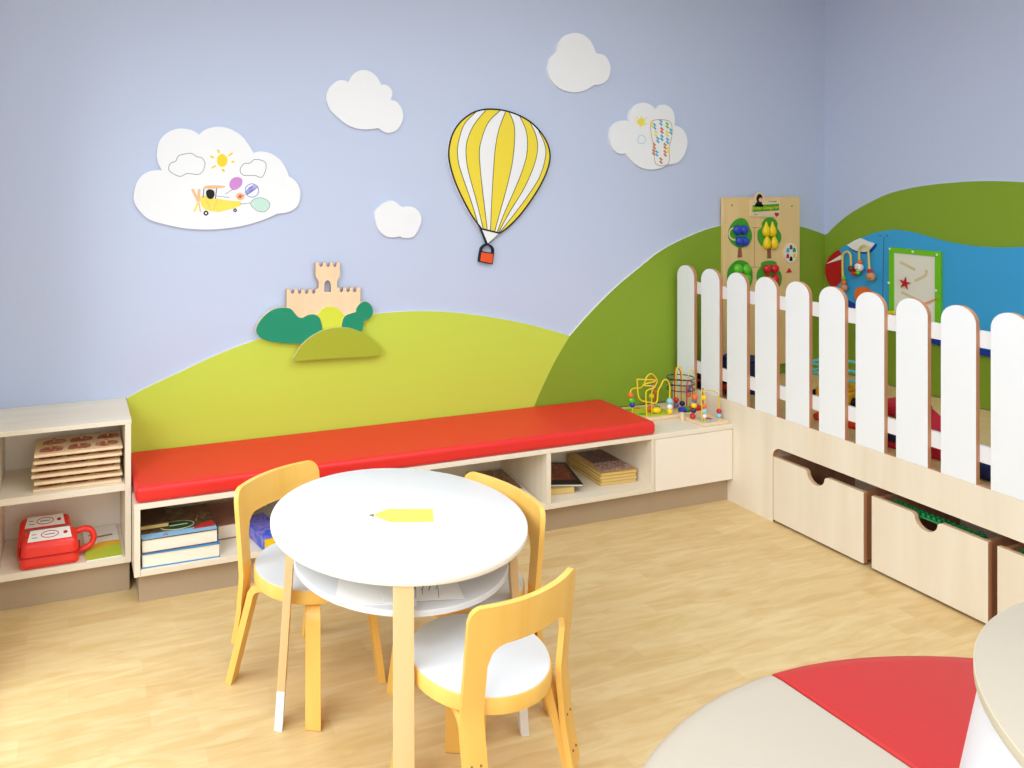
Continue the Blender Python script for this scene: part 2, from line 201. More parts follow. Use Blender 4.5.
M['fgreen'] = flat('green_gloss', (96, 196, 36), .3, .5, .01)
M['leaf'] = flat('leaf_green', (70, 158, 46), .5, .3, .03, scale=20)
M['trunk'] = flat('trunk_brown', (150, 92, 68), .6, .3, .03)
M['bead_wood'] = wood('bead_wood', (214, 160, 116), (190, 132, 90), 0, 20, 4)
M['bead_orange'] = flat('bead_orange', (236, 112, 44), .35, .5, .01)
M['bead_lblue'] = flat('bead_light_blue', (150, 206, 226), .35, .5, .01)
M['bead_white'] = flat('bead_white', (240, 238, 232), .35, .5, .01)
M['bead_purple'] = flat('bead_purple', (110, 96, 150), .35, .5, .01)
M['bead_brown'] = flat('bead_brown', (118, 66, 40), .4, .4, .01)
M['wire_yellow'] = flat('wire_yellow', (242, 206, 36), .35, .5, .01)
M['wire_cream'] = flat('wire_cream', (226, 206, 110), .4, .4, .01)
M['wire_red'] = flat('wire_red', (196, 66, 44), .35, .5, .01)
M['wire_navy'] = flat('wire_navy', (36, 42, 84), .35, .5, .01)
M['frame_green'] = flat('frame_green', (112, 196, 22), .45, .4, .01)
M['sand'] = flat('sand_white', (232, 230, 214), .5, .3, .01)
M['sand_groove'] = flat('sand_groove', (214, 202, 158), .6, .3, .02)
M['screw'] = flat('screw_metal', (120, 100, 80), .4, .5, .02, .6)
M['case_red'] = flat('case_red', (236, 50, 38), .28, .5, .01)
M['case_dark'] = flat('case_window', (176, 92, 78), .3, .5, .02)
M['paper'] = flat('paper_white', (246, 244, 240), .7, .2, .01)
M['page'] = flat('page_block', (240, 232, 214), .7, .2, .04, scale=60)
M['page_yellow'] = flat('page_block_yellow', (226, 196, 120), .7, .2, .05, scale=60)
M['ink'] = flat('pencil_ink', (120, 120, 132), .7, .2, .03)
M['soft_pink'] = flat('crayon_pink', (206, 140, 208), .7, .2, .1, scale=120)
M['soft_blue'] = flat('crayon_blue', (120, 124, 204), .7, .2, .12, scale=120)
M['soft_mint'] = flat('crayon_mint', (196, 228, 214), .7, .2, .06, scale=120)
M['soft_yellow'] = flat('crayon_yellow', (240, 224, 92), .7, .2, .08, scale=120)
M['soft_peach'] = flat('crayon_peach', (236, 190, 142), .7, .2, .08, scale=120)
M['soft_red'] = flat('crayon_red', (224, 96, 84), .7, .2, .1, scale=120)
M['soft_cyan'] = flat('crayon_cyan', (92, 176, 204), .7, .2, .1, scale=120)
M['soft_brown'] = flat('crayon_brown', (200, 130, 84), .7, .2, .1, scale=120)
M['pencil'] = flat('pencil_yellow', (246, 234, 96), .6, .3, .01)
M['graphite'] = flat('graphite', (128, 118, 76), .6, .3, .02)
M['brick_green'] = flat('brick_green', (28, 140, 76), .35, .5, .02)
M['teal'] = flat('teal_plastic', (104, 206, 200), .4, .4, .01)
M['toy_yellow'] = flat('toy_yellow', (240, 178, 30), .4, .4, .02)
M['cushion_red'] = flat('cushion_red', (206, 40, 58), .7, .25, .03)
M['cushion_orange'] = flat('cushion_orange', (232, 70, 36), .7, .25, .03)
M['beige_top'] = flat('beige_top', (178, 168, 151), .4, .4, .008)
M['beige_edge'] = flat('beige_edge', (206, 194, 168), .5, .35, .01)
M['frame_alu'] = flat('window_frame_paint', (236, 236, 238), .4, .4, .01)
M['inside_wood'] = wood('drawer_inside', (236, 216, 188), (224, 200, 168), 0, 8, 10)  # plain pale wood of the drawer insides and recess partitions

# ------------------------------------------------------------------ mesh builder
class MB:
    def __init__(s): s.v, s.f, s.m = [], [], []
    def add(s, vs, fs, mi=0):
        o = len(s.v); s.v += [tuple(p) for p in vs]
        for f in fs: s.f.append(tuple(i+o for i in f)); s.m.append(mi)
        return s
    def box(s, x0, x1, y0, y1, z0, z1, mi=0):
        v = [(x, y, z) for z in (z0, z1) for y in (y0, y1) for x in (x0, x1)]
        return s.add(v, [(0, 2, 3, 1), (4, 5, 7, 6), (0, 1, 5, 4), (2, 6, 7, 3), (0, 4, 6, 2), (1, 3, 7, 5)], mi)
    def obox(s, cen, half, rz, mi=0):
        c, n = math.cos(rz), math.sin(rz); v = []
        for z in (-1, 1):
            for y in (-1, 1):
                for x in (-1, 1):
                    a, b = x*half[0], y*half[1]
                    v.append((cen[0]+a*c-b*n, cen[1]+a*n+b*c, cen[2]+z*half[2]))
        return s.add(v, [(0, 2, 3, 1), (4, 5, 7, 6), (0, 1, 5, 4), (2, 6, 7, 3), (0, 4, 6, 2), (1, 3, 7, 5)], mi)
    def prism(s, pts, P, d0, d1, mi=0, me=None, holes=(), edge=None):
        """solid plate: outline pts (2D) from depth d0 to d1 (front face), P maps (a,b,d) to 3D"""
        loops = [list(pts)]+[list(h) for h in holes]; fl = [q for l in loops for q in l]; n = len(fl)
        tri = tessellate_polygon([[Vector((q[0], q[1], 0)) for q in l] for l in loops])
        vs = [P(q[0], q[1], d0) for q in fl]+[P(q[0], q[1], d1) for q in fl]
        s.add(vs, [tuple(t) for t in tri], mi if me is None else me); o = len(s.v)-2*n
        for t in tri: s.f.append(tuple(i+n+o for i in t)); s.m.append(mi)
        k = 0
        for l in loops:
            for i in range(len(l)):
                j = (i+1) % len(l)
                s.f.append((o+k+i, o+k+j, o+k+j+n, o+k+i+n)); s.m.append(edge(l[i], l[j]) if edge else (mi if me is None else me))
            k += len(l)
        return s
    def ribbon(s, pts, w, P, d0, d1, mi=0, closed=False):
        """flat line of width w along 2D pts"""
        n = len(pts); L, R = [], []
        for i in range(n):
            a = pts[(i-1) % n] if (closed or i > 0) else pts[i]; b = pts[(i+1) % n] if (closed or i < n-1) else pts[i]
            dx, dy = b[0]-a[0], b[1]-a[1]; q = math.hypot(dx, dy) or 1
            nx, ny = -dy/q*w/2, dx/q*w/2
            L.append((pts[i][0]+nx, pts[i][1]+ny)); R.append((pts[i][0]-nx, pts[i][1]-ny))
        vs = []
        for i in range(n):
            for q, d in ((L[i], d0), (R[i], d0), (R[i], d1), (L[i], d1)): vs.append(P(q[0], q[1], d))
        fs = []
        for i in range(n if closed else n-1):
            j = (i+1) % n
            for a in range(4): b = (a+1) % 4; fs.append((4*i+a, 4*i+b, 4*j+b, 4*j+a))
        if not closed: fs += [(0, 1, 2, 3), (4*n-4, 4*n-1, 4*n-2, 4*n-3)]
        return s.add(vs, fs, mi)
    def lathe(s, prof, n=48, cen=(0, 0, 0), mi=0, a0=0, a1=2*PI, P=None):
        """profile [(r,z)] about the z axis; full turn or a capped sector"""
        full = abs(a1-a0-2*PI) < 1e-6; k = len(prof); m = n if full else n+1; vs = []
        for i in range(m):
            a = a0+(a1-a0)*i/n
            for r, z in prof:
                p = (cen[0]+r*math.cos(a), cen[1]+r*math.sin(a), cen[2]+z); vs.append(P(*p) if P else p)
        fs = []
        for i in range(n):
            j = (i+1) % m
            for q in range(k-1): fs.append((i*k+q, j*k+q, j*k+q+1, i*k+q+1))
        if full:
            if prof[0][0] > 1e-6: fs.append(tuple(i*k for i in range(m))[::-1])
            if prof[-1][0] > 1e-6: fs.append(tuple(i*k+k-1 for i in range(m)))
        else:
            fs.append(tuple(range(k))); fs.append(tuple((m-1)*k+q for q in range(k))[::-1])
        return s.add(vs, fs, mi)
    def sphere(s, c, r, mi=0, n=14, sq=(1, 1, 1)):
        vs, fs = [(c[0], c[1], c[2]-r*sq[2])], []; h = n//2
        for j in range(1, h):
            t = PI*j/h-PI/2
            for i in range(n):
                a = 2*PI*i/n
                vs.append((c[0]+r*sq[0]*math.cos(t)*math.cos(a), c[1]+r*sq[1]*math.cos(t)*math.sin(a), c[2]+r*sq[2]*math.sin(t)))
        vs.append((c[0], c[1], c[2]+r*sq[2])); T = len(vs)-1
        for i in range(n):
            k = (i+1) % n
            fs.append((0, 1+k, 1+i)); fs.append((T, T-n+i, T-n+k))
            for j in range(h-2): fs.append((1+j*n+i, 1+j*n+k, 1+(j+1)*n+k, 1+(j+1)*n+i))
        return s.add(vs, fs, mi)
    def tube(s, pts, r, n=8, mi=0, closed=False):
        pts = [Vector(p) for p in pts]; m = len(pts); vs = []; up = None
        for i in range(m):
            a = pts[(i-1) % m] if (closed or i) else pts[i]; b = pts[(i+1) % m] if (closed or i < m-1) else pts[i]
            t = (b-a).normalized()
            if up is None: up = Vector((0, 0, 1)) if abs(t.z) < .9 else Vector((1, 0, 0))
            x = t.cross(up).normalized(); y = x.cross(t).normalized(); up = y
            for k in range(n):
                q = 2*PI*k/n; vs.append(pts[i]+x*r*math.cos(q)+y*r*math.sin(q))
        fs = []
        for i in range(m if closed else m-1):
            j = (i+1) % m
            for k in range(n): l = (k+1) % n; fs.append((i*n+k, i*n+l, j*n+l, j*n+k))
        if not closed: fs += [tuple(range(n))[::-1], tuple((m-1)*n+k for k in range(n))]
        return s.add(vs, fs, mi)
    def strip(s, path, th, w, F, mi=0):
        """bent-ply strip: centre path in a plane (p,q), thickness th, width w; F maps (p,q,t) to 3D"""
        n = len(path); A, B = [], []
        for i in range(n):
            a, b = path[max(i-1, 0)], path[min(i+1, n-1)]; dx, dy = b[0]-a[0], b[1]-a[1]; q = math.hypot(dx, dy) or 1
            A.append((path[i][0]-dy/q*th/2, path[i][1]+dx/q*th/2)); B.append((path[i][0]+dy/q*th/2, path[i][1]-dx/q*th/2))
        vs = []
        for i in range(n):
            for q, t in ((A[i], -w/2), (B[i], -w/2), (B[i], w/2), (A[i], w/2)): vs.append(F(q[0], q[1], t))
        fs = [(0, 1, 2, 3), (4*n-4, 4*n-1, 4*n-2, 4*n-3)]
        for i in range(n-1):
            for a in range(4): b = (a+1) % 4; fs.append((4*i+a, 4*i+b, 4*i+4+b, 4*i+4+a))
        return s.add(vs, fs, mi)
    def build(s, name, mats, parent=None, org=(0, 0, 0), smooth=None, bevel=0, seg=2):
        me = bpy.data.meshes.new(name)
        me.from_pydata([(p[0]-org[0], p[1]-org[1], p[2]-org[2]) for p in s.v], [], s.f)
        if not isinstance(mats, (list, tuple)): mats = [mats]
        for m in mats: me.materials.append(m)
        for p, i in zip(me.polygons, s.m): p.material_index = i
        bm = bmesh.new(); bm.from_mesh(me); bmesh.ops.recalc_face_normals(bm, faces=bm.faces); bm.to_mesh(me); bm.free()
        if smooth:
            me.shade_smooth(); me.set_sharp_from_angle(angle=math.radians(smooth))
        o = bpy.data.objects.new(name, me); C.objects.link(o)
        if parent is not None: o.parent = parent
        else: o.location = org
        if bevel:
            b = o.modifiers.new('bevel', 'BEVEL'); b.width = bevel; b.segments = seg; b.limit_method = 'ANGLE'; b.angle_limit = math.radians(40)
        return o

def tag(o, label, cat, group=None):
    o['label'] = label; o['category'] = cat
    if group: o['group'] = group
    return o
def thing(name, label, cat, loc=(0, 0, 0), rotz=0, group=None):
    o = bpy.data.objects.new(name, None); C.objects.link(o); o.empty_display_size = .05
    o.location = loc; o.rotation_euler = (0, 0, rotz)
    return tag(o, label, cat, group)
def struct(o): o['kind'] = 'structure'; return o
def dup(root, loc, rotz, label):
    r = root.copy(); C.objects.link(r); r.location = loc; r.rotation_euler = (0, 0, rotz); r['label'] = label
    for ch in list(root.children):
        c = ch.copy(); C.objects.link(c); c.parent = r
        for g in list(ch.children):
            d = g.copy(); C.objects.link(d); d.parent = c
    return r

# ------------------------------------------------------------------ 2D helpers
def smooth(pts, closed=True, k=6):
    """Catmull-Rom through pts; a third value 1 marks a sharp corner"""
    n = len(pts); out = []
    for i in range(n if closed else n-1):
        p1, p2 = pts[i], pts[(i+1) % n]
        p0 = pts[(i-1) % n] if (closed or i > 0) else p1
        p3 = pts[(i+2) % n] if (closed or i < n-2) else p2
        if len(p1) > 2: p0 = p1
        if len(p2) > 2: p3 = p2
        for j in range(k):
            t = j/k
            out.append(tuple(.5*(2*p1[a]+(p2[a]-p0[a])*t+(2*p0[a]-5*p1[a]+4*p2[a]-p3[a])*t*t+(3*p1[a]-p0[a]-3*p2[a]+p3[a])*t**3) for a in (0, 1)))
    if not closed: out.append(tuple(pts[-1][:2]))
    return out
def smooth3(pts, k=6):
    n = len(pts); out = []
    for i in range(n-1):
        p0, p1, p2, p3 = pts[max(i-1, 0)], pts[i], pts[i+1], pts[min(i+2, n-1)]
        for j in range(k):
            t = j/k
            out.append(tuple(.5*(2*p1[a]+(p2[a]-p0[a])*t+(2*p0[a]-5*p1[a]+4*p2[a]-p3[a])*t*t+(3*p1[a]-p0[a]-3*p2[a]+p3[a])*t**3) for a in range(3)))
    out.append(tuple(pts[-1])); return out
def circle(c, r, n=28, ry=None, a0=0, a1=2*PI):
    full = abs(a1-a0-2*PI) < 1e-6
    return [(c[0]+r*math.cos(a0+(a1-a0)*i/n), c[1]+(ry or r)*math.sin(a0+(a1-a0)*i/n)) for i in range(n if full else n+1)]
def mid(pts): return (sum(p[0] for p in pts)/len(pts), sum(p[1] for p in pts)/len(pts))
XR = 4.169                                    # right wall
def PB(a, b, d): return (a, -d, b)            # on the back wall (y = 0)
def PR(a, b, d): return (XR-d, -a, b)         # on the right wall, a = distance from the corner
def PF(a, b, d): return (a, b, d)             # on a level surface
def text_mesh(body, size, name):
    cu = bpy.data.curves.new(name, 'FONT'); cu.body = body; cu.size = size; cu.align_x = 'CENTER'; cu.align_y = 'CENTER'; cu.extrude = .0004
    o = bpy.data.objects.new(name, cu); C.objects.link(o); dg = bpy.context.evaluated_depsgraph_get(); dg.update()
    me = bpy.data.meshes.new_from_object(o.evaluated_get(dg)); bpy.data.objects.remove(o); bpy.data.curves.remove(cu)
    return me
def text_obj(body, size, name, matl, parent, loc, rot, sx=1):
    me = text_mesh(body, size, name); me.materials.clear(); me.materials.append(matl)
    o = bpy.data.objects.new(name, me); C.objects.link(o); o.parent = parent; o.location = loc; o.rotation_euler = rot; o.scale = (sx, 1, 1)
    return o

# ------------------------------------------------------------------ the room
YF, ZC, XL = -6.2, 2.95, -.262
struct(MB().box(XL-.1, XR+.1, YF-.1, .1, -.1, 0).build('floor', M['floor']))
struct(MB().box(XL-.1, XR+.1, YF-.1, .1, ZC, ZC+.1).build('ceiling', M['white_wall']))
struct(MB().box(XL-.1, XR+.1, 0, .1, 0, ZC).build('wall_back', M['blue_wall']))
struct(MB().box(XR, XR+.1, YF-.1, 0, 0, ZC).build('wall_right', M['blue_wall']))
wl = MB()
WY0, WY1, WZ0, WZ1 = -5.7, -.75, .06, 2.35
wl.box(XL-.1, XL, YF-.1, WY0, 0, ZC); wl.box(XL-.1, XL, WY1, 0, 0, ZC)
wl.box(XL-.1, XL, WY0, WY1, 0, WZ0); wl.box(XL-.1, XL, WY0, WY1, WZ1, ZC)
struct(wl.build('wall_left', M['white_wall']))
wf = MB(); FX0, FX1, FZ0, FZ1 = .0, 2.8, .06, 2.4
wf.box(XL, FX0, YF-.1, YF, 0, ZC); wf.box(FX1, XR, YF-.1, YF, 0, ZC); wf.box(FX0, FX1, YF-.1, YF, 0, FZ0); wf.box(FX0, FX1, YF-.1, YF, FZ1, ZC)
struct(wf.build('wall_front', M['white_wall']))
w1 = MB(); t = .05
for y in (WY0, (2*WY0+WY1)/3, (WY0+2*WY1)/3, WY1-t): w1.box(XL-.09, XL-.03, y, y+t, WZ0, WZ1)
w1.box(XL-.09, XL-.03, WY0, WY1, WZ0, WZ0+t); w1.box(XL-.09, XL-.03, WY0, WY1, WZ1-t, WZ1)
struct(w1.build('window_1', M['frame_alu']))
w2 = MB()
for x in (FX0, (2*FX0+FX1)/3, (FX0+2*FX1)/3, FX1-t): w2.box(x, x+t, YF-.09, YF-.03, FZ0, FZ1)
w2.box(FX0, FX1, YF-.09, YF-.03, FZ0, FZ0+t); w2.box(FX0, FX1, YF-.09, YF-.03, FZ1-t, FZ1)
struct(w2.build('window_2', M['frame_alu']))

# ------------------------------------------------------------------ painted hill boards
PX = 3.056                                    # front plane of the play platform
def plate(name, label, cat, pts, P, d0, d1, m, me, org, group=None):
    mb = MB().prism(pts, P, d0, d1, 0, 1)
    return tag(mb.build(name, [m, me], None, org), label, cat, group)
h1 = smooth(DATA['hill1_top'], closed=False)
xr = h1[-1][0]
plate('hill_board', 'light lime-green painted hill board on the wall behind the red bench', 'wall board', h1+[(xr-.02, .385), (DATA['hill1_top'][0][0], .385)], PB, .0003, .0105, M['lime'], M['green_edge'], (1.2, 0, .4))
h2 = smooth(DATA['hill2_top'], closed=False)
plate('hill_board', 'darker green painted hill board on the back wall rising towards the room corner', 'wall board', [(h2[0][0]+.0003, .385)]+[(q[0]+.0003, q[1]) for q in h2[:-1]]+[h2[-1]]+[(XR-.001, .47), (3.08, .47), (3.08, .385)], PB, .0003, .0104, M['green'], M['green_edge'], (3.2, 0, .4))
h3 = smooth(DATA['rhill_top'], closed=False)
rx = [(1.25, 1.572), (1.6, 1.568), (2.1, 1.53), (2.6, 1.46), (3.0, 1.38)]
h3 = [(.011, h3[0][1])]+h3[1:]+rx
plate('hill_board', 'green painted hill board on the right-hand wall around the blue lake board', 'wall board', h3+[(3.0, .47), (.011, .47)], PR, .0003, .0105, M['green'], M['green_edge'], (XR, -1.2, .47))

# ------------------------------------------------------------------ clouds
def cloud(key, label, org):
    return tag(MB().prism(smooth(DATA[key]), PB, 0, .013, 0, 0).build('cloud_board', [M['cloud']], None, org, smooth=30), label, 'wall cloud')
def cpos(key): a, b = mid(DATA[key]); return (a, 0, b)
t = thing('cloud_board', 'largest white wall cloud, with a child drawing of a yellow aeroplane and balloons', 'wall cloud', cpos('cloud1'))
o1 = tuple(t.location)
MB().prism(smooth(DATA['cloud1']), PB, 0, .013).build('board', M['cloud'], t, o1, smooth=30)
D0, D1 = .0125, .0136
dr = MB()
def rb(key, w, mi, closed=True, sm=True):
    p = DATA[key]; dr.ribbon(smooth(p, closed, 4) if sm else p, w, PB, D0, D1+random.random()*.0003, mi, closed)
def fl(key, mi, e=0): dr.prism(smooth(DATA[key], True, 4), PB, D0, D1+e, mi)
rb('d_cl1', .0025, 0); rb('d_cl2', .0025, 0)
fl('d_sun', 1)
ry = DATA['d_rays']
for i in range(0, 12, 2): dr.ribbon(ry[i:i+2], .008, PB, D0, D1, 1)
fl('d_wing', 3); fl('d_fus', 2, .0002); fl('d_head', 4, .0005); rb('d_fus', .0015, 3)
pp = DATA['d_prop']; dr.ribbon(pp[0:2], .012, PB, D0, D1, 3); dr.ribbon(pp[2:4], .012, PB, D0, D1+.0001, 3); dr.ribbon(pp[4:6], .008, PB, D0, D1+.0002, 2); dr.ribbon(pp[5:7], .006, PB, D0, D1+.0003, 3)
stt = DATA['d_struts']
for i in range(0, 8, 2): dr.ribbon(stt[i:i+2], .004, PB, D0, D1+.0007, 3 if i > 3 else 0)
rb('d_wheel1', .006, 4); rb('d_wheel2', .005, 4)
sg = DATA['d_strings']
for i in range(0, 8, 2): dr.ribbon(sg[i:i+2], .002, PB, D0, D1+.0002, 0)
fl('d_b1', 5); fl('d_b3', 7); rb('d_b3', .002, 0); fl('d_b4', 3, .0001); dr.prism(circle(mid(DATA['d_b4']), .008), PB, D0, D1+.0005, 8)
rb('d_b2', .003, 6); a, b = mid(DATA['d_b2'])
for k in range(-3, 4): dr.ribbon([(a-.02+k*.004, b-.02+abs(k)*.003), (a+.01+k*.006, b+.024-abs(k)*.003)], .003, PB, D0, D1+k*.0001, 6)
dr.build('child_drawing', [M['ink'], M['fyellow'], M['soft_yellow'], M['soft_peach'], M['black'], M['soft_pink'], M['soft_blue'], M['soft_mint'], M['soft_red']], t, o1)
cloud('cloud2', 'plain white wall cloud left of the yellow hot air balloon, at its top height', cpos('cloud2'))
cloud('cloud3', 'plain white wall cloud highest on the wall, right of the hot air balloon', cpos('cloud3'))
cloud('cloud5', 'smallest plain white wall cloud, between the castle and the hot air balloon', cpos('cloud5'))
t = thing('cloud_board', 'white wall cloud rightmost of the clouds, with a child drawing of a coloured balloon', 'wall cloud', cpos('cloud4'))
o1 = tuple(t.location)
MB().prism(smooth(DATA['cloud4']), PB, 0, .013).build('board', M['cloud'], t, o1, smooth=30)
dr = MB()
fl('e_sun', 1)
ry = DATA['e_rays']
for i in range(0, 12, 2): dr.ribbon(ry[i:i+2], .004, PB, D0, D1+.0001, 1)
rb('e_flower', .003, 2); rb('e_balloon', .003, 3)
cols = [1, 4, 1, 4, 5, 4, 6, 1, 4, 3, 4, 3, 3, 1, 3, 4, 4, 3]
for i, (a, b) in enumerate(DATA['e_spots']):
    dr.ribbon([(a-.009, b+.014), (a+.006, b+.004), (a-.007, b-.004), (a+.008, b-.015)], .012, PB, D0, D1+.0002+i*.00002, cols[i % len(cols)])
dr.build('child_drawing', [M['ink'], M['soft_yellow'], M['bead_lblue'], M['soft_brown'], M['soft_cyan'], M['soft_red'], M['fgreen']], t, o1)

# ------------------------------------------------------------------ hot air balloon
bo = smooth(DATA['bal_out']); a, b = mid(DATA['bal_out'])
t = thing('hot_air_balloon', 'yellow and white striped hot air balloon with orange basket on the blue wall', 'wall decoration', (a, 0, b)); o1 = (a, 0, b)
en = MB()
cx_, cy_ = a, b
en.prism(bo, PB, 0, .02, 1)
def resample(p, n=28):
    p = smooth(p, False, 5); L = [0]
    for i in range(1, len(p)): L.append(L[-1]+math.dist(p[i-1], p[i]))
    out = []; j = 0
    for k in range(n+1):
        s = L[-1]*k/n
        while j < len(p)-2 and L[j+1] < s: j += 1
        f = (s-L[j])/((L[j+1]-L[j]) or 1); out.append((p[j][0]+(p[j+1][0]-p[j][0])*f, p[j][1]+(p[j+1][1]-p[j][1])*f))
    return out
cv = [resample(DATA['bal_c%d' % i]) for i in range(10)]
for i in range(9):
    A, B = cv[i], cv[i+1]; n = len(A); vs = []; fs = []
    for k in range(n):
        for q, d in ((A[k], .0195), (B[k], .0195), (B[k], .021), (A[k], .021)): vs.append(PB(q[0], q[1], d))
    for k in range(n-1):
        for q in range(4): r = (q+1) % 4; fs.append((4*k+q, 4*k+r, 4*k+4+r, 4*k+4+q))
    fs += [(0, 1, 2, 3), (4*n-1, 4*n-2, 4*n-3, 4*n-4)]
    en.add(vs, fs, 0 if i % 2 == 0 else 1)
for i in range(1, 9): en.ribbon(cv[i], .0035, PB, .0205, .0215, 2)
en.ribbon(bo, .0075, PB, .0195, .0222, 2, True)
en.prism(DATA['bal_skirt'], PB, 0, .02, 1); en.ribbon(DATA['bal_skirt'], .006, PB, .001, .0216, 2, True)
en.ribbon(smooth(DATA['bal_loop'], False), .006, PB, .001, .0216, 2)
en.build('envelope', [M['yellow'], M['cloud'], M['black']], t, o1)
bk = MB().prism(DATA['bal_basket'], PB, 0, .02, 0); bk.ribbon(DATA['bal_basket'], .006, PB, .001, .0214, 1, True)
bk.build('basket', [M['orange'], M['black']], t, o1)

# ------------------------------------------------------------------ castle decoration
a, b = mid(DATA['castle']); o1 = (a, 0, b)
t = thing('castle_decoration', 'small wooden castle cut-out with green bushes on top of the lime hill', 'wall decoration', o1)
MB().prism(smooth(DATA['castle'], True, 4), PB, .011, .024, 0, 1, holes=[smooth(DATA['castle_win'], True, 4)]).build('castle', [M['castle'], M['ply_edge']], t, o1)
MB().prism(smooth(DATA['arch']), PB, .024, .03, 0, 1).build('archway', [M['lime2'], M['castle']], t, o1)
MB().prism(smooth(DATA['bush_l']), PB, .011, .036, 0, 1).build('bush', [M['teal_green'], M['castle']], t, o1)
MB().prism(smooth(DATA['bush_r']), PB, .011, .036, 0, 1).build('bush', [M['teal_green'], M['castle']], t, o1)
MB().prism(smooth(DATA['mound']), PB, .036, .048, 0, 1).build('mound', [M['olive'], M['castle']], t, o1)

# ------------------------------------------------------------------ left open shelf
o1 = (0, -.16, 0)
t = thing('open_shelf', 'pale wooden open shelf unit at the far left holding puzzles and a red case', 'shelf', o1)
yS = -.315
SX0, SX1 = -.258, .227
MB().box(SX0, SX1, yS, -.001, .648, .666).build('top_panel', M['maple_x'], t, o1, bevel=.0015)
MB().box(.204, .2255, yS+.001, -.002, .122, .6475).build('side_panel', M['maple'], t, o1, bevel=.001)
MB().box(SX0, -.238, yS+.001, -.002, .122, .6475).build('side_panel', M['maple'], t, o1, bevel=.001)
MB().box(-.2375, .2035, yS+.002, -.012, .397, .4215).build('shelf_board', M['maple_x'], t, o1, bevel=.001)
MB().box(-.2375, .2035, yS+.001, -.012, .122, .1465).build('shelf_board', M['maple_x'], t, o1, bevel=.001)
MB().box(-.2375, .2035, -.0115, -.002, .122, .6475).build('back_panel', M['cream_front'], t, o1)
MB().box(SX0, .222, -.2785, -.01, 0, .1215).build('plinth', M['taupe'], t, o1)

# ------------------------------------------------------------------ bench with red cushion, corner cabinet
yB, yP = -.424, -.388
BX0, BX1 = .2285, 2.5855
o1 = (1.4, -.2, 0)
t = thing('bench_cabinet', 'long low wooden bench with open book compartments along the back wall', 'bench', o1)
MB().box(BX0, BX1, yB, -.012, .361, .381).build('seat_panel', M['maple_x'], t, o1, bevel=.001)
MB().box(BX0, .2505, yB, -.012, .113, .3605).build('side_panel', M['maple'], t, o1, bevel=.001)
MB().box(2.5675, BX1, yB, -.012, .113, .3605).build('side_panel', M['maple'], t, o1, bevel=.001)
for x in (.826, 1.41, 1.998): MB().box(x, x+.022, yB+.001, -.022, .1355, .3605).build('partition', M['maple'], t, o1, bevel=.001)
MB().box(.251, 2.567, yB, -.022, .113, .135).build('bottom_panel', M['maple_x'], t, o1, bevel=.001)
MB().box(.251, 2.567, -.0215, -.0125, .113, .3605).build('back_panel', M['maple_x'], t, o1)
MB().box(BX0+.02, BX1, yP, -.02, 0, .1125).build('plinth', M['taupe'], t, o1)
cu = MB().box(.234, 2.594, yB-.002, -.014, .3815, .443).build('bench_cushion', M['red_vinyl'], None, (1.4, -.2, .3815), smooth=50, bevel=.019, seg=5)
tag(cu, 'long red vinyl seat cushion lying on the wall bench', 'cushion')
o1 = (2.82, -.2, 0)
t = thing('corner_cabinet', 'low corner cabinet with white drawer front between the bench and the picket fence', 'cabinet', o1)
MB().box(2.586, 3.0555, yB, -.012, .3585, .381).build('top_panel', M['maple_x'], t, o1, bevel=.002)
MB().box(2.586, 2.604, yB+.024, -.012, .113, .358).build('side_panel', M['maple'], t, o1)
MB().box(3.037, 3.0555, yB+.024, -.012, .113, .358).build('side_panel', M['maple'], t, o1)
MB().box(2.6045, 3.0365, yB+.024, -.022, .113, .131).build('bottom_panel', M['maple_x'], t, o1)
MB().box(2.6045, 3.0365, -.0215, -.0125, .113, .358).build('back_panel', M['maple_x'], t, o1)
MB().box(2.590, 3.053, yB+.002, yB+.0235, .113, .3565).build('drawer_front', M['cream_front'], t, o1, bevel=.001)
MB().box(2.586, 3.0555, yP, -.02, 0, .1125).build('plinth', M['taupe'], t, o1)

# ------------------------------------------------------------------ play platform, drawers, fence
YE = -2.75
o1 = (3.6, -1.4, 0)
t = thing('play_platform', 'raised wooden play platform behind the picket fence with drawer recess below', 'platform', o1)
fp = [(.0, 0), (.655, 0), (.655, .305)]+[(.655+.042*(1-math.cos(q)), .305+.042*math.sin(q)) for q in [i*PI/16 for i in range(1, 9)]]+[(2.6, .347), (2.6, 0), (-YE, 0), (-YE, .49), (.0, .49)]
def PX_(a, b, d): return (PX+.022-d, -.0125-a if a < .001 else -a, b)
MB().prism(fp, PX_, 0, .022, 0, 1).build('front_panel', [M['maple'], M['ply_edge']], t, o1)
MB().box(PX+.0225, XR-.012, YE, -.012, .447, .4665).build('deck', M['pine'], t, o1)
MB().box(PX+.0225, XR-.02, YE, YE+.02, 0, .4465).build('end_panel', M['maple'], t, o1)
MB().box(PX+.0225, PX+.6, -.655, -.635, 0, .4465).build('partition', M['inside_wood'], t, o1)
MB().box(PX+.6, PX+.615, YE+.02, -.655, 0, .4465).build('partition', M['inside_wood'], t, o1)
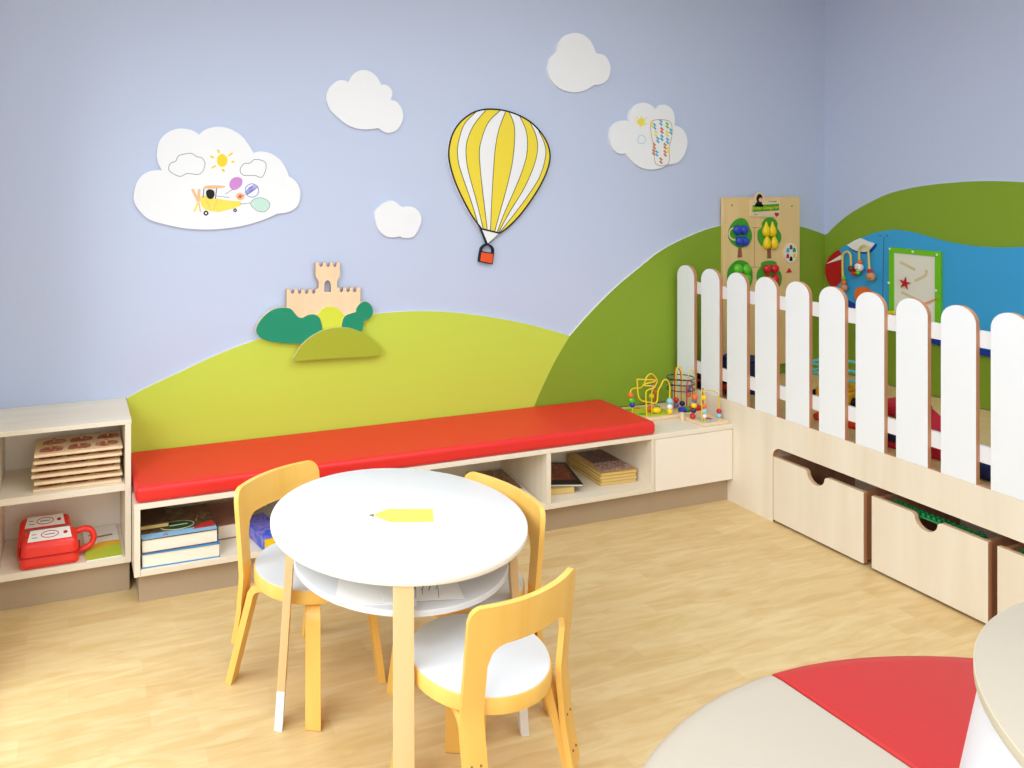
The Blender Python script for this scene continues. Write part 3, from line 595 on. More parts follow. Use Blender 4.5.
def make_drawer(y0, y1, label):
    ym = (y0+y1)/2; w = y0-y1; o = (PX, ym, .012)
    d = thing('storage_drawer', label, 'drawer', o, 0, 'drawers under the play platform')
    out = [(-w/2, 0), (-w/2, .29), (-.056, .29), (-.05, .287)]
    out += [(.043*math.cos(q), .281+.043*math.sin(q)) for q in [PI+PI*i/14 for i in range(0, 15)]]
    out += [(.05, .287), (.056, .29), (w/2, .29), (w/2, 0)]
    def P(a, b, dd): return (.021-dd, -a, b)
    MB().prism(out, P, 0, .021, 0, 1, edge=lambda a, b: 1 if abs(a[0]-b[0]) < 1e-6 else 2).build('front_panel', [M['maple'], M['ply_edge'], M['cut_edge']], d, (0, 0, 0))
    for s in (-1, 1): MB().box(.0212, .5, s*(w/2-.016)-.008, s*(w/2-.016)+.008, .006, .288).build('side_panel', M['ply_edge'], d, (0, 0, 0))
    MB().box(.484, .5, -w/2+.0245, w/2-.0245, .006, .288).build('back_panel', M['inside_wood'], d, (0, 0, 0))
    MB().box(.0212, .4835, -w/2+.0245, w/2-.0245, .006, .016).build('bottom_panel', M['inside_wood'], d, (0, 0, 0))
    for sx in (.04, .46):
        for sy in (-1, 1): MB().lathe([(.0, -.008), (.012, -.008), (.012, .008), (0, .008)], 12, (0, 0, 0), P=lambda x, y, z, sx=sx, sy=sy: (sx+x, sy*(w/2-.05)+z, .0+y)).build('wheel', M['black'], d, (0, 0, 0))
    return d
make_drawer(-.6575, -1.097, 'wooden drawer with half-round grip cut-out, empty, nearest the corner cabinet')
make_drawer(-1.132, -1.562, 'wooden drawer with green brick plate inside, in the middle under the fence')
make_drawer(-1.592, -2.03, 'wooden drawer at the right picture edge, partly hidden by the round seat')
def brick_plate(y0, y1, label):
    # green building plate lying on a few bricks inside the drawer, studs up
    o = (PX+.03, (y0+y1)/2, .0285)
    d = thing('building_plate', label, 'toy plate', o)
    L = y0-y1
    MB().box(.0, .046, -L/2, L/2, .253, .2595).build('plate', M['brick_green'], d, (0, 0, 0))
    for sx in (.023,):
        for sy in (-1, 1): MB().box(sx-.02, sx+.02, sy*(L/2-.04)-.03, sy*(L/2-.04)+.03, 0, .2525).build('brick', M['brick_green'], d, (0, 0, 0))
    n = int(L/.02); st = MB()
    for i in range(n):
        y = -L/2+.012+i*.02
        for j in range(2): st.lathe([(0, 0), (.0066, 0), (.0066, .011), (0, .011)], 8, (.011+j*.02, y, .2595))
    st.build('studs', M['brick_green'], d, (0, 0, 0))['kind'] = 'stuff'
    return d
brick_plate(-1.172, -1.522, 'green studded building plate lying in the middle drawer')
brick_plate(-1.63, -1.99, 'green studded building plate lying in the drawer at the right edge')
o1 = (PX, -1.0, .49)
t = thing('picket_fence', 'white picket fence with rounded pickets standing on the play platform edge', 'fence', o1)
PW, PP, PT = .1213, .1694, 1.1225
pk = [(0, .4905), (PW, .4905)]+circle((PW/2, PT-PW/2), PW/2, 22, None, 0, PI)
for i in range(14):
    y0 = .0463+i*PP
    def P(a, b, d, y0=y0): return (PX+.019-d, -(y0+a), b)
    MB().prism(pk, P, 0, .019, 0, 1).build('picket', [M['white_paint'], M['ply_edge']], t, o1)
for z in (.98, .57):
    MB().box(PX+.0195, PX+.036, -.03-14*PP, -.06, z, z+.06).build('rail', M['white_paint'], t, o1)

# ------------------------------------------------------------------ activity panel on the back wall
o1 = (3.66, 0, 1.0)
t = thing('activity_panel', 'beech wall activity panel with four fruit trees and colour wheel in the corner', 'wall toy', o1)
MB().box(3.386, 3.943, -.03, -.0106, .527, 1.473).build('board', M['pine'], t, o1, bevel=.002)
for k in ('pgroove1', 'pgroove2', 'pgroove3'): MB().ribbon(DATA[k], .004, PB, .0295, .0304).build('groove', M['ply_edge'], t, o1)
MB().ribbon(smooth(DATA['parc1'], False), .009, PB, .0325, .0332).build('groove', M['castle'], t, o1)
for k, kk in (('t1', 'k1'), ('t2', 'k2'), ('t3', None), ('t4', None)):
    c = MB().prism(smooth(DATA[k]), PB, .03, .0328).build('tree_crown', M['leaf'], t, o1)
    if kk: MB().prism(DATA[kk], PB, .03, .0324).build('trunk', M['trunk'], t, o1)
MB().prism([(3.49, .78), (3.51, .78), (3.515, .72), (3.485, .72)], PB, .03, .0324).build('trunk', M['trunk'], t, o1)
MB().prism([(3.70, .78), (3.72, .78), (3.725, .72), (3.695, .72)], PB, .03, .0324).build('trunk', M['trunk'], t, o1)
for q in DATA['plums']: MB().sphere((q[0], -.042, q[1]), .026, 0, 16, (1, .7, 1.05)).build('plum', M['fblue'], t, o1, smooth=180)
for q in DATA['gapples']: MB().sphere((q[0], -.042, q[1]), .030, 0, 16, (1, .7, 1)).build('green_apple', M['fgreen'], t, o1, smooth=180)
for q in DATA['rapples']: MB().sphere((q[0], -.042, q[1]), .027, 0, 16, (1, .7, 1)).build('red_apple', M['red'], t, o1, smooth=180)
for q in DATA['pears']:
    pr_ = [(0, -.042), (.012, -.041), (.021, -.034), (.0255, -.022), (.0255, -.010), (.022, .002), (.015, .014), (.010, .024), (.007, .033), (.004, .040), (0, .043)]
    MB().lathe(pr_, 16, (0, 0, 0), P=lambda x, y, z, q=q: (q[0]+x, -.040+y*.7, q[1]+z)).build('pear', M['fyellow'], t, o1, smooth=180)
wq = DATA['wheel'][0]
wh = MB().prism(circle(wq, .05, 32, .058), PB, .03, .037, 0)
wh.prism(circle(wq, .0475, 32, .0555), PB, .037, .0375, 1)
cols = [2, 3, 4, 5, 6, 7]
for i in range(6):
    aa = PI/2-i*PI/3-PI/6
    c = (wq[0]+.028*math.cos(aa+PI/6), wq[1]+.033*math.sin(aa+PI/6))
    wh.prism([(c[0]-.012, c[1]-.012), (c[0]+.012, c[1]-.012), (c[0]+.009, c[1]+.008), (c[0], c[1]+.016), (c[0]-.009, c[1]+.008)], PB, .0373, .0384, cols[i])
wh.build('colour_wheel', [M['castle'], M['bead_white'], M['bead_brown'], M['leaf'], M['fyellow'], M['black'], M['red'], M['soft_cyan']], t, o1)
MB().prism(DATA['pointer'], PB, .03, .036).build('pointer', M['red'], t, o1)
sg = DATA['sign']; bq = DATA['bird'][0]
si = MB().prism(sg, PB, .03, .038, 0); si.prism(circle((bq[0], bq[1]), .036, 20, .042), PB, .03, .0378, 0)
si.prism(DATA['banner'], PB, .038, .0386, 1)
si.prism(circle((bq[0]-.002, bq[1]+.006), .022, 18, .027), PB, .038, .0387, 2)
si.prism([(bq[0]-.042, bq[1]-.036), (bq[0]+.03, bq[1]-.04), (bq[0]+.012, bq[1]-.012), (bq[0]-.022, bq[1]-.012)], PB, .038, .0386, 2)
si.prism(circle((bq[0]+.006, bq[1]), .014, 16, .012), PB, .0387, .0394, 3)
hq = DATA['slines'][4]
for s in (-1, 1): si.prism(circle((hq[0]+s*.007, hq[1]+.002), .009, 14), PB, .038, .0388+s*.0001, 4)
si.prism([(hq[0]-.015, hq[1]), (hq[0]+.015, hq[1]), (hq[0], hq[1]-.014)], PB, .038, .0391, 4)
sign = si.build('sign', [M['castle'], M['leaf'], M['black'], M['soft_peach'], M['dred']], t, o1)
bc = mid(DATA['banner']); bs = DATA['banner']
text_obj('Erster Obstgarten', .0245, 'lettering', M['fyellow'], sign, (bc[0]-o1[0], -.0392, bc[1]-o1[2]), (PI/2, -math.atan2(bs[1][1]-bs[0][1], bs[1][0]-bs[0][0])*1, 0), 1.06)
sl = DATA['slines']
text_obj('Farbenspiel', .012, 'lettering', M['ink'], sign, ((sl[0][0]+sl[1][0])/2-o1[0], -.0384, (sl[0][1]+sl[1][1])/2-o1[2]), (PI/2, 0, 0), 1.1)
text_obj('Wand', .010, 'lettering', M['ink'], sign, ((sl[2][0]+sl[3][0])/2-o1[0], -.0384, (sl[2][1]+sl[3][1])/2-o1[2]), (PI/2, 0, 0), 1.1)
for q in DATA['pscrews']: MB().lathe([(0, 0), (.005, 0), (.004, .002), (0, .0025)], 12, P=lambda x, y, z, q=q: (q[0]+x, -.03-z, q[1]+y)).build('screw', M['screw'], t, o1)

# ------------------------------------------------------------------ lake board on the right wall
o1 = (XR, -.9, 1.0)
t = thing('lake_board', 'big blue lake-shaped wall board with bead loops on the right-hand wall', 'wall toy', o1)
bt = smooth(DATA['blue_top'], False)
ext = [(1.25, bt[-1][1]+.005), (1.6, bt[-1][1]+.03), (2.0, bt[-1][1]+.03), (2.25, bt[-1][1]-.03), (2.35, 1.05), (2.3, .82), (2.1, .74)]
lowr = [(1.2, .745), (.86, .745), (.635, .755), (.45, .80), (.3, .835)]
blue = bt+smooth([bt[-1]]+ext+lowr+[bt[0]], False, 5)[1:-1]
MB().prism(blue, PR, .0105, .0235, 0, 0).build('board', M['lake'], t, o1)
tr = smooth([bt[6], bt[3], bt[0]]+lowr[::-1]+ext[::-1][:2], False, 6)
MB().ribbon([(x, y-.0) for x, y in tr], .034, PR, .0108, .0242).build('edge_strip', M['navy'], t, o1)
MB().prism(smooth(DATA['red_sec'], True, 4), PR, .0235, .027).build('red_sail', M['dred'], t, o1)
MB().prism(DATA['red_sliver'], PR, .027, .0278).build('white_flash', M['bead_white'], t, o1)
MB().prism(DATA['red_tri'], PR, .0235, .0266).build('white_flash', M['bead_lblue'], t, o1)
MB().prism(smooth(DATA['white_sec'], True, 4), PR, .0235, .027).build('white_sail', M['bead_white'], t, o1)
MB().prism(smooth(DATA['white_trim'], True, 3), PR, .0235, .0264).build('sail_trim', M['navy'], t, o1)
oc = DATA['orange_c']; r = math.dist(oc[0], oc[1])
MB().prism(circle((oc[0][0]+.008, oc[0][1]), r*.92, 32, r*.92), PR, .0235, .045, 0, 0).build('orange_disc', M['bead_orange'], t, o1)
MB().ribbon(smooth(DATA['seam'], False), .003, PR, .0235, .0238).build('seam', M['navy'], t, o1)
for q in DATA['bscrews']: MB().prism(circle(q, .005, 10), PR, .0235, .0245).build('screw', M['screw'], t, o1)
def wpath(key): return [PR(a, b, .05) for a, b in smooth(DATA[key], False, 6)]
p1 = wpath('wire1'); MB().tube([(XR-.0235, p1[0][1], p1[0][2])]+p1+[(XR-.0235, p1[-1][1], p1[-1][2])], .006, 8).build('bead_wire', M['wire_cream'], t, o1, smooth=60)
p2 = wpath('wire2'); MB().tube([(XR-.0235, p2[0][1], p2[0][2])]+p2+[(XR-.0235, p2[-1][1], p2[-1][2])], .006, 8).build('bead_wire', M['wire_cream'], t, o1, smooth=60)
bm_ = ['fgreen', 'bead_orange', 'bead_wood', 'bead_brown', 'bead_orange', 'bead_white', 'red', 'fgreen', 'red', 'bead_wood']
br_ = [.0125, .014, .021, .018, .014, .024, .015, .014, .014, .024]
for q, mm, rr in zip(DATA['beads'], bm_, br_):
    c = PR(q[0], q[1], .05)
    MB().sphere(c, rr, 0, 14).build('bead', M[mm], t, o1, smooth=180)
fq = DATA['beads'][5]
sm = MB().ribbon([(fq[0]-.010+i*.002, fq[1]-.006-.005*math.sin(PI*i/10)) for i in range(11)], .003, PR, .072, .0745, 0)
for s in (-1, 1): sm.prism(circle((fq[0]+s*.008, fq[1]+.005), .0025, 8), PR, .071, .0735, 0)
sm.build('smile', M['dred'], t, o1)
# green framed board
g = DATA['g_frame']; gy0, gy1, gz1, gz0 = .4197, .684, 1.211, .80
o1 = (XR, -.53, 1.0)
t = thing('sand_maze_board', 'green framed magnet board with red starfish hung on the blue lake board', 'wall toy', o1)
MB().prism([(gy0+.02, gz0+.02), (gy1-.02, gz0+.02), (gy1-.02, gz1-.02), (gy0+.02, gz1-.02)], PR, .0245, .040).build('board', M['sand'], t, o1)
fr = MB().prism([(gy0, gz0), (gy1, gz0), (gy1, gz1), (gy0, gz1)], PR, .0245, .046, 0, holes=[[(gy0+.026, gz0+.026), (gy1-.026, gz0+.026), (gy1-.026, gz1-.026), (gy0+.026, gz1-.026)]])
fr.build('frame', M['frame_green'], t, o1, bevel=.0015)
for q in DATA['g_screws']: MB().prism(circle(q, .006, 12), PR, .046, .0472).build('screw_cap', M['bead_white'], t, o1)
gg = DATA['g_grooves']
for p in (gg[0:2], smooth(gg[2:5], False), gg[5:7]): MB().ribbon(p, .0145, PR, .040, .0408).build('groove', M['sand_groove'], t, o1)
sq = DATA['g_star'][0]; star = []
for i in range(10):
    rr = .032 if i % 2 == 0 else .011
    star.append((sq[0]+rr*math.sin(i*PI/5+.15), sq[1]+rr*1.1*math.cos(i*PI/5+.15)))
MB().prism(star, PR, .0408, .049).build('starfish', M['dred'], t, o1, bevel=.002)
gs = DATA['g_stick']
MB().tube([PR(gs[0][0], gs[0][1], .052), PR(gs[1][0], gs[1][1], .05)], .0025, 8).build('magnet_pen', M['bead_orange'], t, o1)
gyq = DATA['g_yellow']
MB().tube([PR(gyq[0][0], gyq[0][1], .058), PR(gyq[1][0], gyq[1][1], .058)], .010, 10).build('handle', M['fyellow'], t, o1, smooth=60)

# ------------------------------------------------------------------ children's chairs
SR = .181
RT = .074                                                   # splay of the rear legs
def leg_off(z, t=.054): return -t*min(z, .28)/.28          # inward travel of a leg above its foot
BACK_A = math.radians(22); BACK_R = .420
def back_b(z):
    """distance of the uprights behind the seat centre"""
    low = .186+leg_off(z, RT)*math.cos(BACK_A)+.0205
    up = .136+(z-.36)*.11
    if z > .36: return up
    if z < .24: return low
    f = (z-.24)/.12; f = f*f*(3-2*f)
    return (.186+leg_off(.24, RT)*math.cos(BACK_A)+.0205)*(1-f)+.136*f
def back_pt(th, side, z):                                   # th from straight back
    yc = BACK_R*math.cos(BACK_A)-back_b(z)
    r = BACK_R+side
    return (r*math.sin(th), yc-r*math.cos(th), z)
def make_chair(label):
    t = thing('children_chair', label, 'chair', (0, 0, 0), 0, 'chairs around the round table')
    MB().lathe([(.0, .334), (SR-.004, .334), (SR, .337), (SR, .3725), (SR-.002, .375), (.0, .375)], 56).build('seat', M['birch'], t, smooth=40)
    MB().lathe([(.0, .375), (SR-.004, .375), (SR-.0045, .3765), (.0, .3765)], 56).build('seat_top', M['seat_white'], t, smooth=40)
    for sx, sy in ((1, 1), (-1, 1), (-1, -1), (1, -1)):
        a = math.radians(44 if sy > 0 else 22); b = math.radians(56 if sy > 0 else 22)   # direction of splay, direction the leg faces
        dx, dy = sx*math.sin(a), sy*math.cos(a); wx, wy = -sy*math.cos(b), sx*math.sin(b)
        fx, fy = sx*(.152 if sy > 0 else .172), sy*(.160 if sy > 0 else .186); tv = .038 if sy > 0 else RT
        F = lambda p, q, w, fx=fx, fy=fy, dx=dx, dy=dy, wx=wx, wy=wy: (fx+p*dx+w*wx, fy+p*dy+w*wy, q)
        path = [(-.101-tv, .323), (-.051-tv, .323), (-.031-tv, .320), (-.015-tv, .312), (-.005-tv, .298), (-.0005-tv, .28)]+[(leg_off(z, tv), z) for z in (.22, .16, .10, .05, 0)]
        MB().strip(path, .022, .046, F).build('leg', M['birch'], t, smooth=30, bevel=.0015)
    bk = MB(); ht = .0075; zt0, zt1, rr = .612, .516, .034
    hw = .0275; TC = BACK_A; dth = hw/BACK_R
    def sect(cols):                                        # cols: list of (theta, zlow, zhigh)
        nz = 16; vs = []
        for (th, zl, zh) in cols:
            for side in (-ht, ht):
                for k in range(nz+1):
                    z = zl+(zh-zl)*k/nz; vs.append(back_pt(th, side, z))
        n1 = nz+1; fs = []; nc = len(cols)
        for i in range(nc-1):
            a, b = i*2*n1, (i+1)*2*n1
            for k in range(nz):
                fs.append((a+k, a+k+1, b+k+1, b+k)); fs.append((a+n1+k, b+n1+k, b+n1+k+1, a+n1+k+1))
            fs.append((a, b, b+n1, a+n1)); fs.append((a+nz, a+n1+nz, b+n1+nz, b+nz))
        for i in (0, nc-1):
            a = i*2*n1
            for k in range(nz): fs.append((a+k, a+n1+k, a+n1+k+1, a+k+1))
        bk.add(vs, fs)
    for sgn in (-1, 1):
        cols = []
        for i in range(11):
            off = -hw+2*hw*i/10; d = hw-off
            zh = zt0-(rr-math.sqrt(max(0, rr*rr-(rr-d)**2)) if d < rr else 0)
            cols.append((sgn*(TC+off/BACK_R), .13, zh))
        sect(cols)
    cols = []; N = 28; arc = 2*(TC-dth)*BACK_R; ri = .048
    for i in range(N+1):
        u = -1+2*i/N; s = abs(u)*arc/2; d = s-(arc/2-ri)
        zl = zt1-(ri-math.sqrt(max(0, ri*ri-d*d)) if d > 0 else 0)
        d2 = (arc/2-s)+2*hw; zh = zt0-(rr-math.sqrt(max(0, rr*rr-(rr-d2)**2)) if d2 < rr else 0)
        cols.append((u*(TC-dth), zl, zh))
    sect(cols)
    back = bk.build('backrest', M['birch'], t, smooth=35)
    for sgn in (-1, 1):
        for z in (.245, .165):
            for off in (-.011, .011):
                MB().sphere(back_pt(sgn*(TC+off/BACK_R), ht+.0003, z), .0032, 0, 8).build('screw', M['trunk'], back)
    return t
def rz(fx, fy): return math.atan2(-fx, fy)
ch = make_chair('birch children chair with white seat left of the table, back to the bench')
ch.location = (.724, -1.038, 0); ch.rotation_euler.z = rz(.47, -.88)
dup(ch, (.992, -1.638, 0), rz(-.27, .963), 'nearest birch children chair with white seat, its back towards the viewer')
dup(ch, (1.134, -1.285, 0), rz(-.98, -.2), 'birch children chair mostly hidden behind the right side of the round table')

# ------------------------------------------------------------------ round table
TX, TY = .908, -1.32
t = thing('round_table', 'small round white children table with birch legs and a lower shelf', 'table', (TX, TY, 0))
MB().lathe([(0, .5805), (.3705, .5805), (.3725, .582), (.3725, .598), (.3705, .5995), (0, .5995)], 96, (.004, .026, 0)).build('tabletop', M['white'], t, smooth=40)
MB().lathe([(.3726, .5822), (.3731, .583), (.3731, .5968), (.3726, .5975)], 96, (.004, .026, 0)).build('edge_band', M['white_edge'], t, smooth=40)
MB().lathe([(0, .484), (.307, .484), (.309, .486), (.309, .498), (.307, .5), (0, .5)], 80).build('shelf', M['white'], t, smooth=40)
for k in range(4):
    aa = math.radians((159, 248.5, 339, 65.5)[k])
    F = lambda p, q, w, aa=aa, xo=(.001, -.006, -.006, -.010)[k]: (xo+p*math.cos(aa)-w*math.sin(aa), -.012+p*math.sin(aa)+w*math.cos(aa), q)
    top = (.318, .580); bot = (.356, 0); f = .115/.580; md = (bot[0]+(top[0]-bot[0])*f, .115)
    lg = MB().strip([top, md], .023, .052, F).build('leg', M['birch_pale'], t, bevel=.001)
    MB().strip([md, bot], .0234, .0524, F).build('foot', M['white_paint'], lg, bevel=.001)
# papers on the table's shelf
def sheet(name, label, cx, cy, w, h, r, z, marks, group='papers on the table shelf'):
    c, s = math.cos(r), math.sin(r); o = (cx, cy, z)
    P = lambda a, b, d: (cx+a*c-b*s, cy+a*s+b*c, z+d)
    mb = MB().prism([(-w/2, -h/2), (w/2, -h/2), (w/2, h/2), (-w/2, h/2)], P, 0, .0012, 0)
    for m in marks: mb.ribbon(smooth(m, False, 4), .0015, P, .001, .0015, 1)
    return tag(mb.build(name, [M['paper'], M['ink']], None, o), label, 'paper', group)
sheet('drawing_paper', 'blank white paper on the table shelf, left of the front leg', .80, -1.42, .21, .297, -.42, .5004, [])
sheet('drawing_paper', 'white paper with pencil scribbles on the table shelf, right of the front leg', .90, -1.44, .21, .297, -.25, .5024,
      [[(-.06+.02*i, -.12+.02*math.sin(i*2.1)), (-.05+.02*i, -.06), (-.065+.02*i, -.02), (-.045+.02*i, -.05+.015*math.cos(i)), (-.06+.02*i, -.10)] for i in range(6)])
# yellow pencil cut-out
pn = MB(); pz_ = .5996
pn.prism(DATA['pencil_body'], PF, pz_, pz_+.002, 0); pn.prism(DATA['pencil_wood'], PF, pz_, pz_+.0018, 1); pn.prism(DATA['pencil_tip'], PF, pz_, pz_+.002, 2)
a, b = mid(DATA['pencil_body'])
tag(pn.build('pencil_cutout', [M['pencil'], M['castle'], M['graphite']], None, (a, b, pz_)), 'flat yellow pencil shape lying on the white round table', 'pencil')

# ------------------------------------------------------------------ round seat with column
o1 = (1.61, -3.05, 0); R0 = 1.058
t = thing('round_ottoman', 'large round upholstered ottoman in cream and red around a white column', 'ottoman', o1)
def wedge(a0, a1, m):
    prof = [(.30, .335), (R0-.012, .335), (R0, .35), (R0, .395), (R0-.006, .408), (R0-.02, .417), (R0-.045, .42), (.30, .42)]
    g = .0035
    return MB().lathe(prof, max(6, int((a1-a0)*24)), (0, 0, 0), 0, a0+g, a1-g).build('cushion_segment', m, t, smooth=40, bevel=.007, seg=3)
A1 = math.radians(92)
wedge(A1-PI/3, A1, M['coral_vinyl'])
for k in range(5): wedge(A1+k*PI/3, A1+(k+1)*PI/3, M['cream_vinyl'] if k != 2 else M['coral_vinyl'])
MB().lathe([(.28, .03), (R0-.03, .03), (R0-.03, .334), (.28, .334)], 96).build('base', M['cream_front'], t, smooth=40)
MB().lathe([(0, 0), (R0-.1, 0), (R0-.1, .0299), (0, .0299)], 64).build('plinth', M['taupe'], t, smooth=40)
MB().lathe([(.0, .4202), (.583, .4202), (.516, .825), (0, .825)], 96).build('column', M['white'], t, smooth=40)
MB().lathe([(.0, .8252), (.521, .8252), (.526, .829), (.526, .847), (.521, .851), (0, .851)], 96).build('column_top', M['beige_top'], t, smooth=40)
MB().lathe([(.5261, .8292), (.5268, .8302), (.5268, .8462), (.5261, .847)], 96).build('edge_band', M['beige_edge'], t, smooth=40)

# ------------------------------------------------------------------ puzzles, case, booklet on the left shelf
pcols = [printed('puzzle_print_%d' % i, c, 22) for i, c in enumerate([[(214, 160, 110), (150, 60, 44), (226, 186, 140)], [(210, 170, 120), (90, 110, 70), (220, 180, 130)]])]
names = ['topmost wooden peg puzzle of the stack on the upper left shelf', 'second wooden peg puzzle from the top of the shelf stack', 'third wooden peg puzzle from the top of the shelf stack', 'fourth wooden peg puzzle from the top of the shelf stack', 'fifth wooden peg puzzle from the top of the shelf stack', 'bottom wooden peg puzzle of the stack on the upper left shelf']
def make_puzzle(label, o, dx):
    d = thing('peg_puzzle', label, 'puzzle', o, dx, 'peg puzzles on the shelf')
    MB().box(-.158, .158, -.095, .095, 0, .0105).build('board', M['castle'], d, bevel=.002)
    pi = MB()
    for i in range(3):
        for j in range(2):
            c = (-.10+.10*i+.01*j, -.045+.085*j)
            pi.prism(smooth([(c[0]-.04, c[1]-.02), (c[0]-.01, c[1]-.028), (c[0]+.035, c[1]-.022), (c[0]+.042, c[1]+.012), (c[0]+.01, c[1]+.026), (c[0]-.03, c[1]+.02)], True, 3), PF, .0106, .0125, 0)
    pi.build('picture', pcols[0], d)
    for i in range(3):
        for j in range(2):
            c = (-.10+.10*i+.01*j, -.045+.085*j)
            MB().lathe([(.0, .0126), (.004, .0126), (.004, .018), (.0075, .020), (.0075, .0245), (.004, .0252), (0, .0252)], 10, (c[0], c[1], 0)).build('peg', M['bead_wood'], d, smooth=50)
    return d
base = None
for i in range(6):
    z = .422+.0256*i; dx = [0, .004, -.004, -.004, .002, .004][i]; lab = names[5-i]
    loc = (.034+dx, -.195, z)
    if base is None: base = make_puzzle(lab, loc, 0)
    else: dup(base, loc, random.uniform(-.012, .012), lab)
# red case
o1 = (-.065, -.2, .147)
t = thing('toy_case', 'red plastic toy case with handle and white label stickers on the lower left shelf', 'toy case', o1)
def lobe(x0, x1, y0, y1, z0, z1, zf):
    v = [(x0, y0, z0), (x1, y0, z0), (x1, y1, z0), (x0, y1, z0), (x0+.012, y0+.012, zf), (x1-.012, y0+.012, zf), (x1-.014, y1-.012, z1), (x0+.014, y1-.012, z1)]
    return MB().add(v, [(3, 2, 1, 0), (4, 5, 6, 7), (0, 1, 5, 4), (1, 2, 6, 5), (2, 3, 7, 6), (3, 0, 4, 7)])
lobe(-.172, .042, -.313, -.215, .147, .264, .238).build('front_shell', M['case_red'], t, o1, smooth=60, bevel=.02, seg=4)
lobe(-.188, .018, -.2095, -.11, .147, .274, .248).build('back_shell', M['case_red'], t, o1, smooth=60, bevel=.02, seg=4)
MB().box(-.155, .005, -.235, -.19, .20, .250).build('clear_window', M['case_dark'], t, o1, bevel=.006)
MB().box(-.1725, .0425, -.3135, -.2145, .190, .1925).build('seam', M['dred'], t, o1, bevel=.0008)
MB().tube(smooth3([(.03, -.225, .232), (.062, -.225, .238), (.086, -.23, .226), (.092, -.235, .20), (.075, -.24, .176), (.03, -.245, .165)]), .0115, 10).build('handle', M['case_red'], t, o1, smooth=60)
def label_on(y0, z0, y1, z1, x0, x1, nm):
    L = math.hypot(y1-y0, z1-z0); uy, uz = (y1-y0)/L, (z1-z0)/L
    P = lambda a, b, d: (a, y0+b*uy-d*uz, z0+b*uz+d*uy)
    mb = MB().prism([(x0, 0), (x1, 0), (x1-.008, L), (x0+.008, L)], P, .0, .0015, 0)
    xm = (x0+x1)/2
    mb.ribbon(circle((xm, L/2), .03, 24, L*.3), .003, P, .001, .0021, 1, True)
    mb.ribbon([(xm-.018, L*.5), (xm+.018, L*.5)], .004, P, .001, .002, 2)
    mb.ribbon([(x0+.014, L*.3), (x0+.034, L*.3)], .003, P, .001, .002, 2); mb.ribbon([(x0+.014, L*.6), (x0+.03, L*.6)], .003, P, .001, .002, 2)
    mb.prism(circle((x1-.022, L*.5), .008, 12), P, .001, .002, 1)
    mb.build(nm, [M['paper'], M['dred'], M['ink']], t, o1)
label_on(-.292, .2425, -.238, .2605, -.142, .012, 'sticker')
label_on(-.188, .252, -.136, .2705, -.156, -.012, 'sticker')
# booklet
o1 = (.128, -.17, .147)
t = thing('booklet', 'white booklet with yellow and green cover lying beside the red case', 'booklet', o1, .03)
MB().box(-.07, .062, -.142, .142, .0003, .006).build('cover', M['paper'], t, bevel=.0008)
bkm = MB(); xs = [-.07+.132*i/12 for i in range(13)]
bkm.prism([(-.07, -.142), (.062, -.142)]+[(x, -.045+.012*math.sin(x*40)) for x in xs[::-1]], PF, .006, .0066, 0)
bkm.prism([(-.07, -.055)]+[(x, -.012+.010*math.sin(x*30+1)) for x in xs]+[(.062, -.05)]+[(x, -.052+.01*math.sin(x*40)) for x in xs[::-1]][1:-1], PF, .006, .0069, 1)
bkm.ribbon([(-.03, .045), (.04, .053)], .012, PF, .006, .0066, 2); bkm.ribbon([(-.05, .07), (-.02, .073)], .006, PF, .006, .0066, 2)
bkm.build('cover_print', [flat('lime_print', (186, 206, 60)), flat('amber_print', (240, 190, 50)), M['graphite']], t)

# ------------------------------------------------------------------ books in the bench
def book(name, label, cat, cx, cy, w, d, z, h, r, cover, pages, group, art=None, hard=True):
    t = thing(name, label, cat, (cx, cy, z), r, group)
    c = .003 if hard else .0012
    MB().box(-w/2+.004, w/2-.003, -d/2+.003, d/2-.003, c, h-c).build('pages', pages, t)
    cv = MB().box(-w/2, w/2, -d/2, d/2, 0, c).box(-w/2, w/2, -d/2, d/2, h-c, h)
    cv.box(-w/2, w/2, d/2-.003, d/2, c, h-c)
    cv.build('cover', cover, t)
    if art: art(t, w, d, h)
    return t
cov1 = printed('cover_forest', [(64, 44, 34), (120, 84, 52), (70, 62, 44), (150, 110, 70)], 16)
cov2 = flat('cover_blue', (60, 140, 196), .4)
def art1(t, w, d, h):
    m = MB().box(-w/2+.002, w/2-.002, -d/2+.002, -d/2+.045, h, h+.0005, 0)
    m.prism(circle((.0, -d/2+.085), .062, 28, .034), PF, h, h+.0009, 1); m.ribbon(circle((.0, -d/2+.085), .064, 28, .036), .003, PF, h, h+.0012, 2, True)
    m.ribbon([(-.038, -d/2+.085), (.04, -d/2+.087)], .008, PF, h+.0009, h+.0014, 2)
    m.prism([(.05, -d/2+.03), (w/2-.004, -d/2+.03), (w/2-.004, -d/2+.085), (.09, -d/2+.075)], PF, h, h+.0008, 3)
    m.ribbon([(.075, -d/2+.10), (.09, -d/2+.15), (.105, -d/2+.11), (.12, -d/2+.15)], .006, PF, h, h+.0008, 4)
    m.ribbon([(-.06, -d/2+.012), (-.05, -d/2+.03), (-.045, -d/2+.012)], .006, PF, h, h+.0009, 3)
    m.build('cover_print', [flat('sky_print', (140, 190, 226)), flat('oval_green', (38, 84, 48)), flat('oval_line', (226, 220, 170)), flat('print_red', (196, 50, 44)), flat('print_gold', (190, 140, 80))], t)
book('picture_book', 'thick picture book with blue cover at the bottom of the bench\'s left stack', 'book', .403, -.285, .292, .255, .1358, .052, -.012, cov2, M['page'], 'books in the left bench compartment')
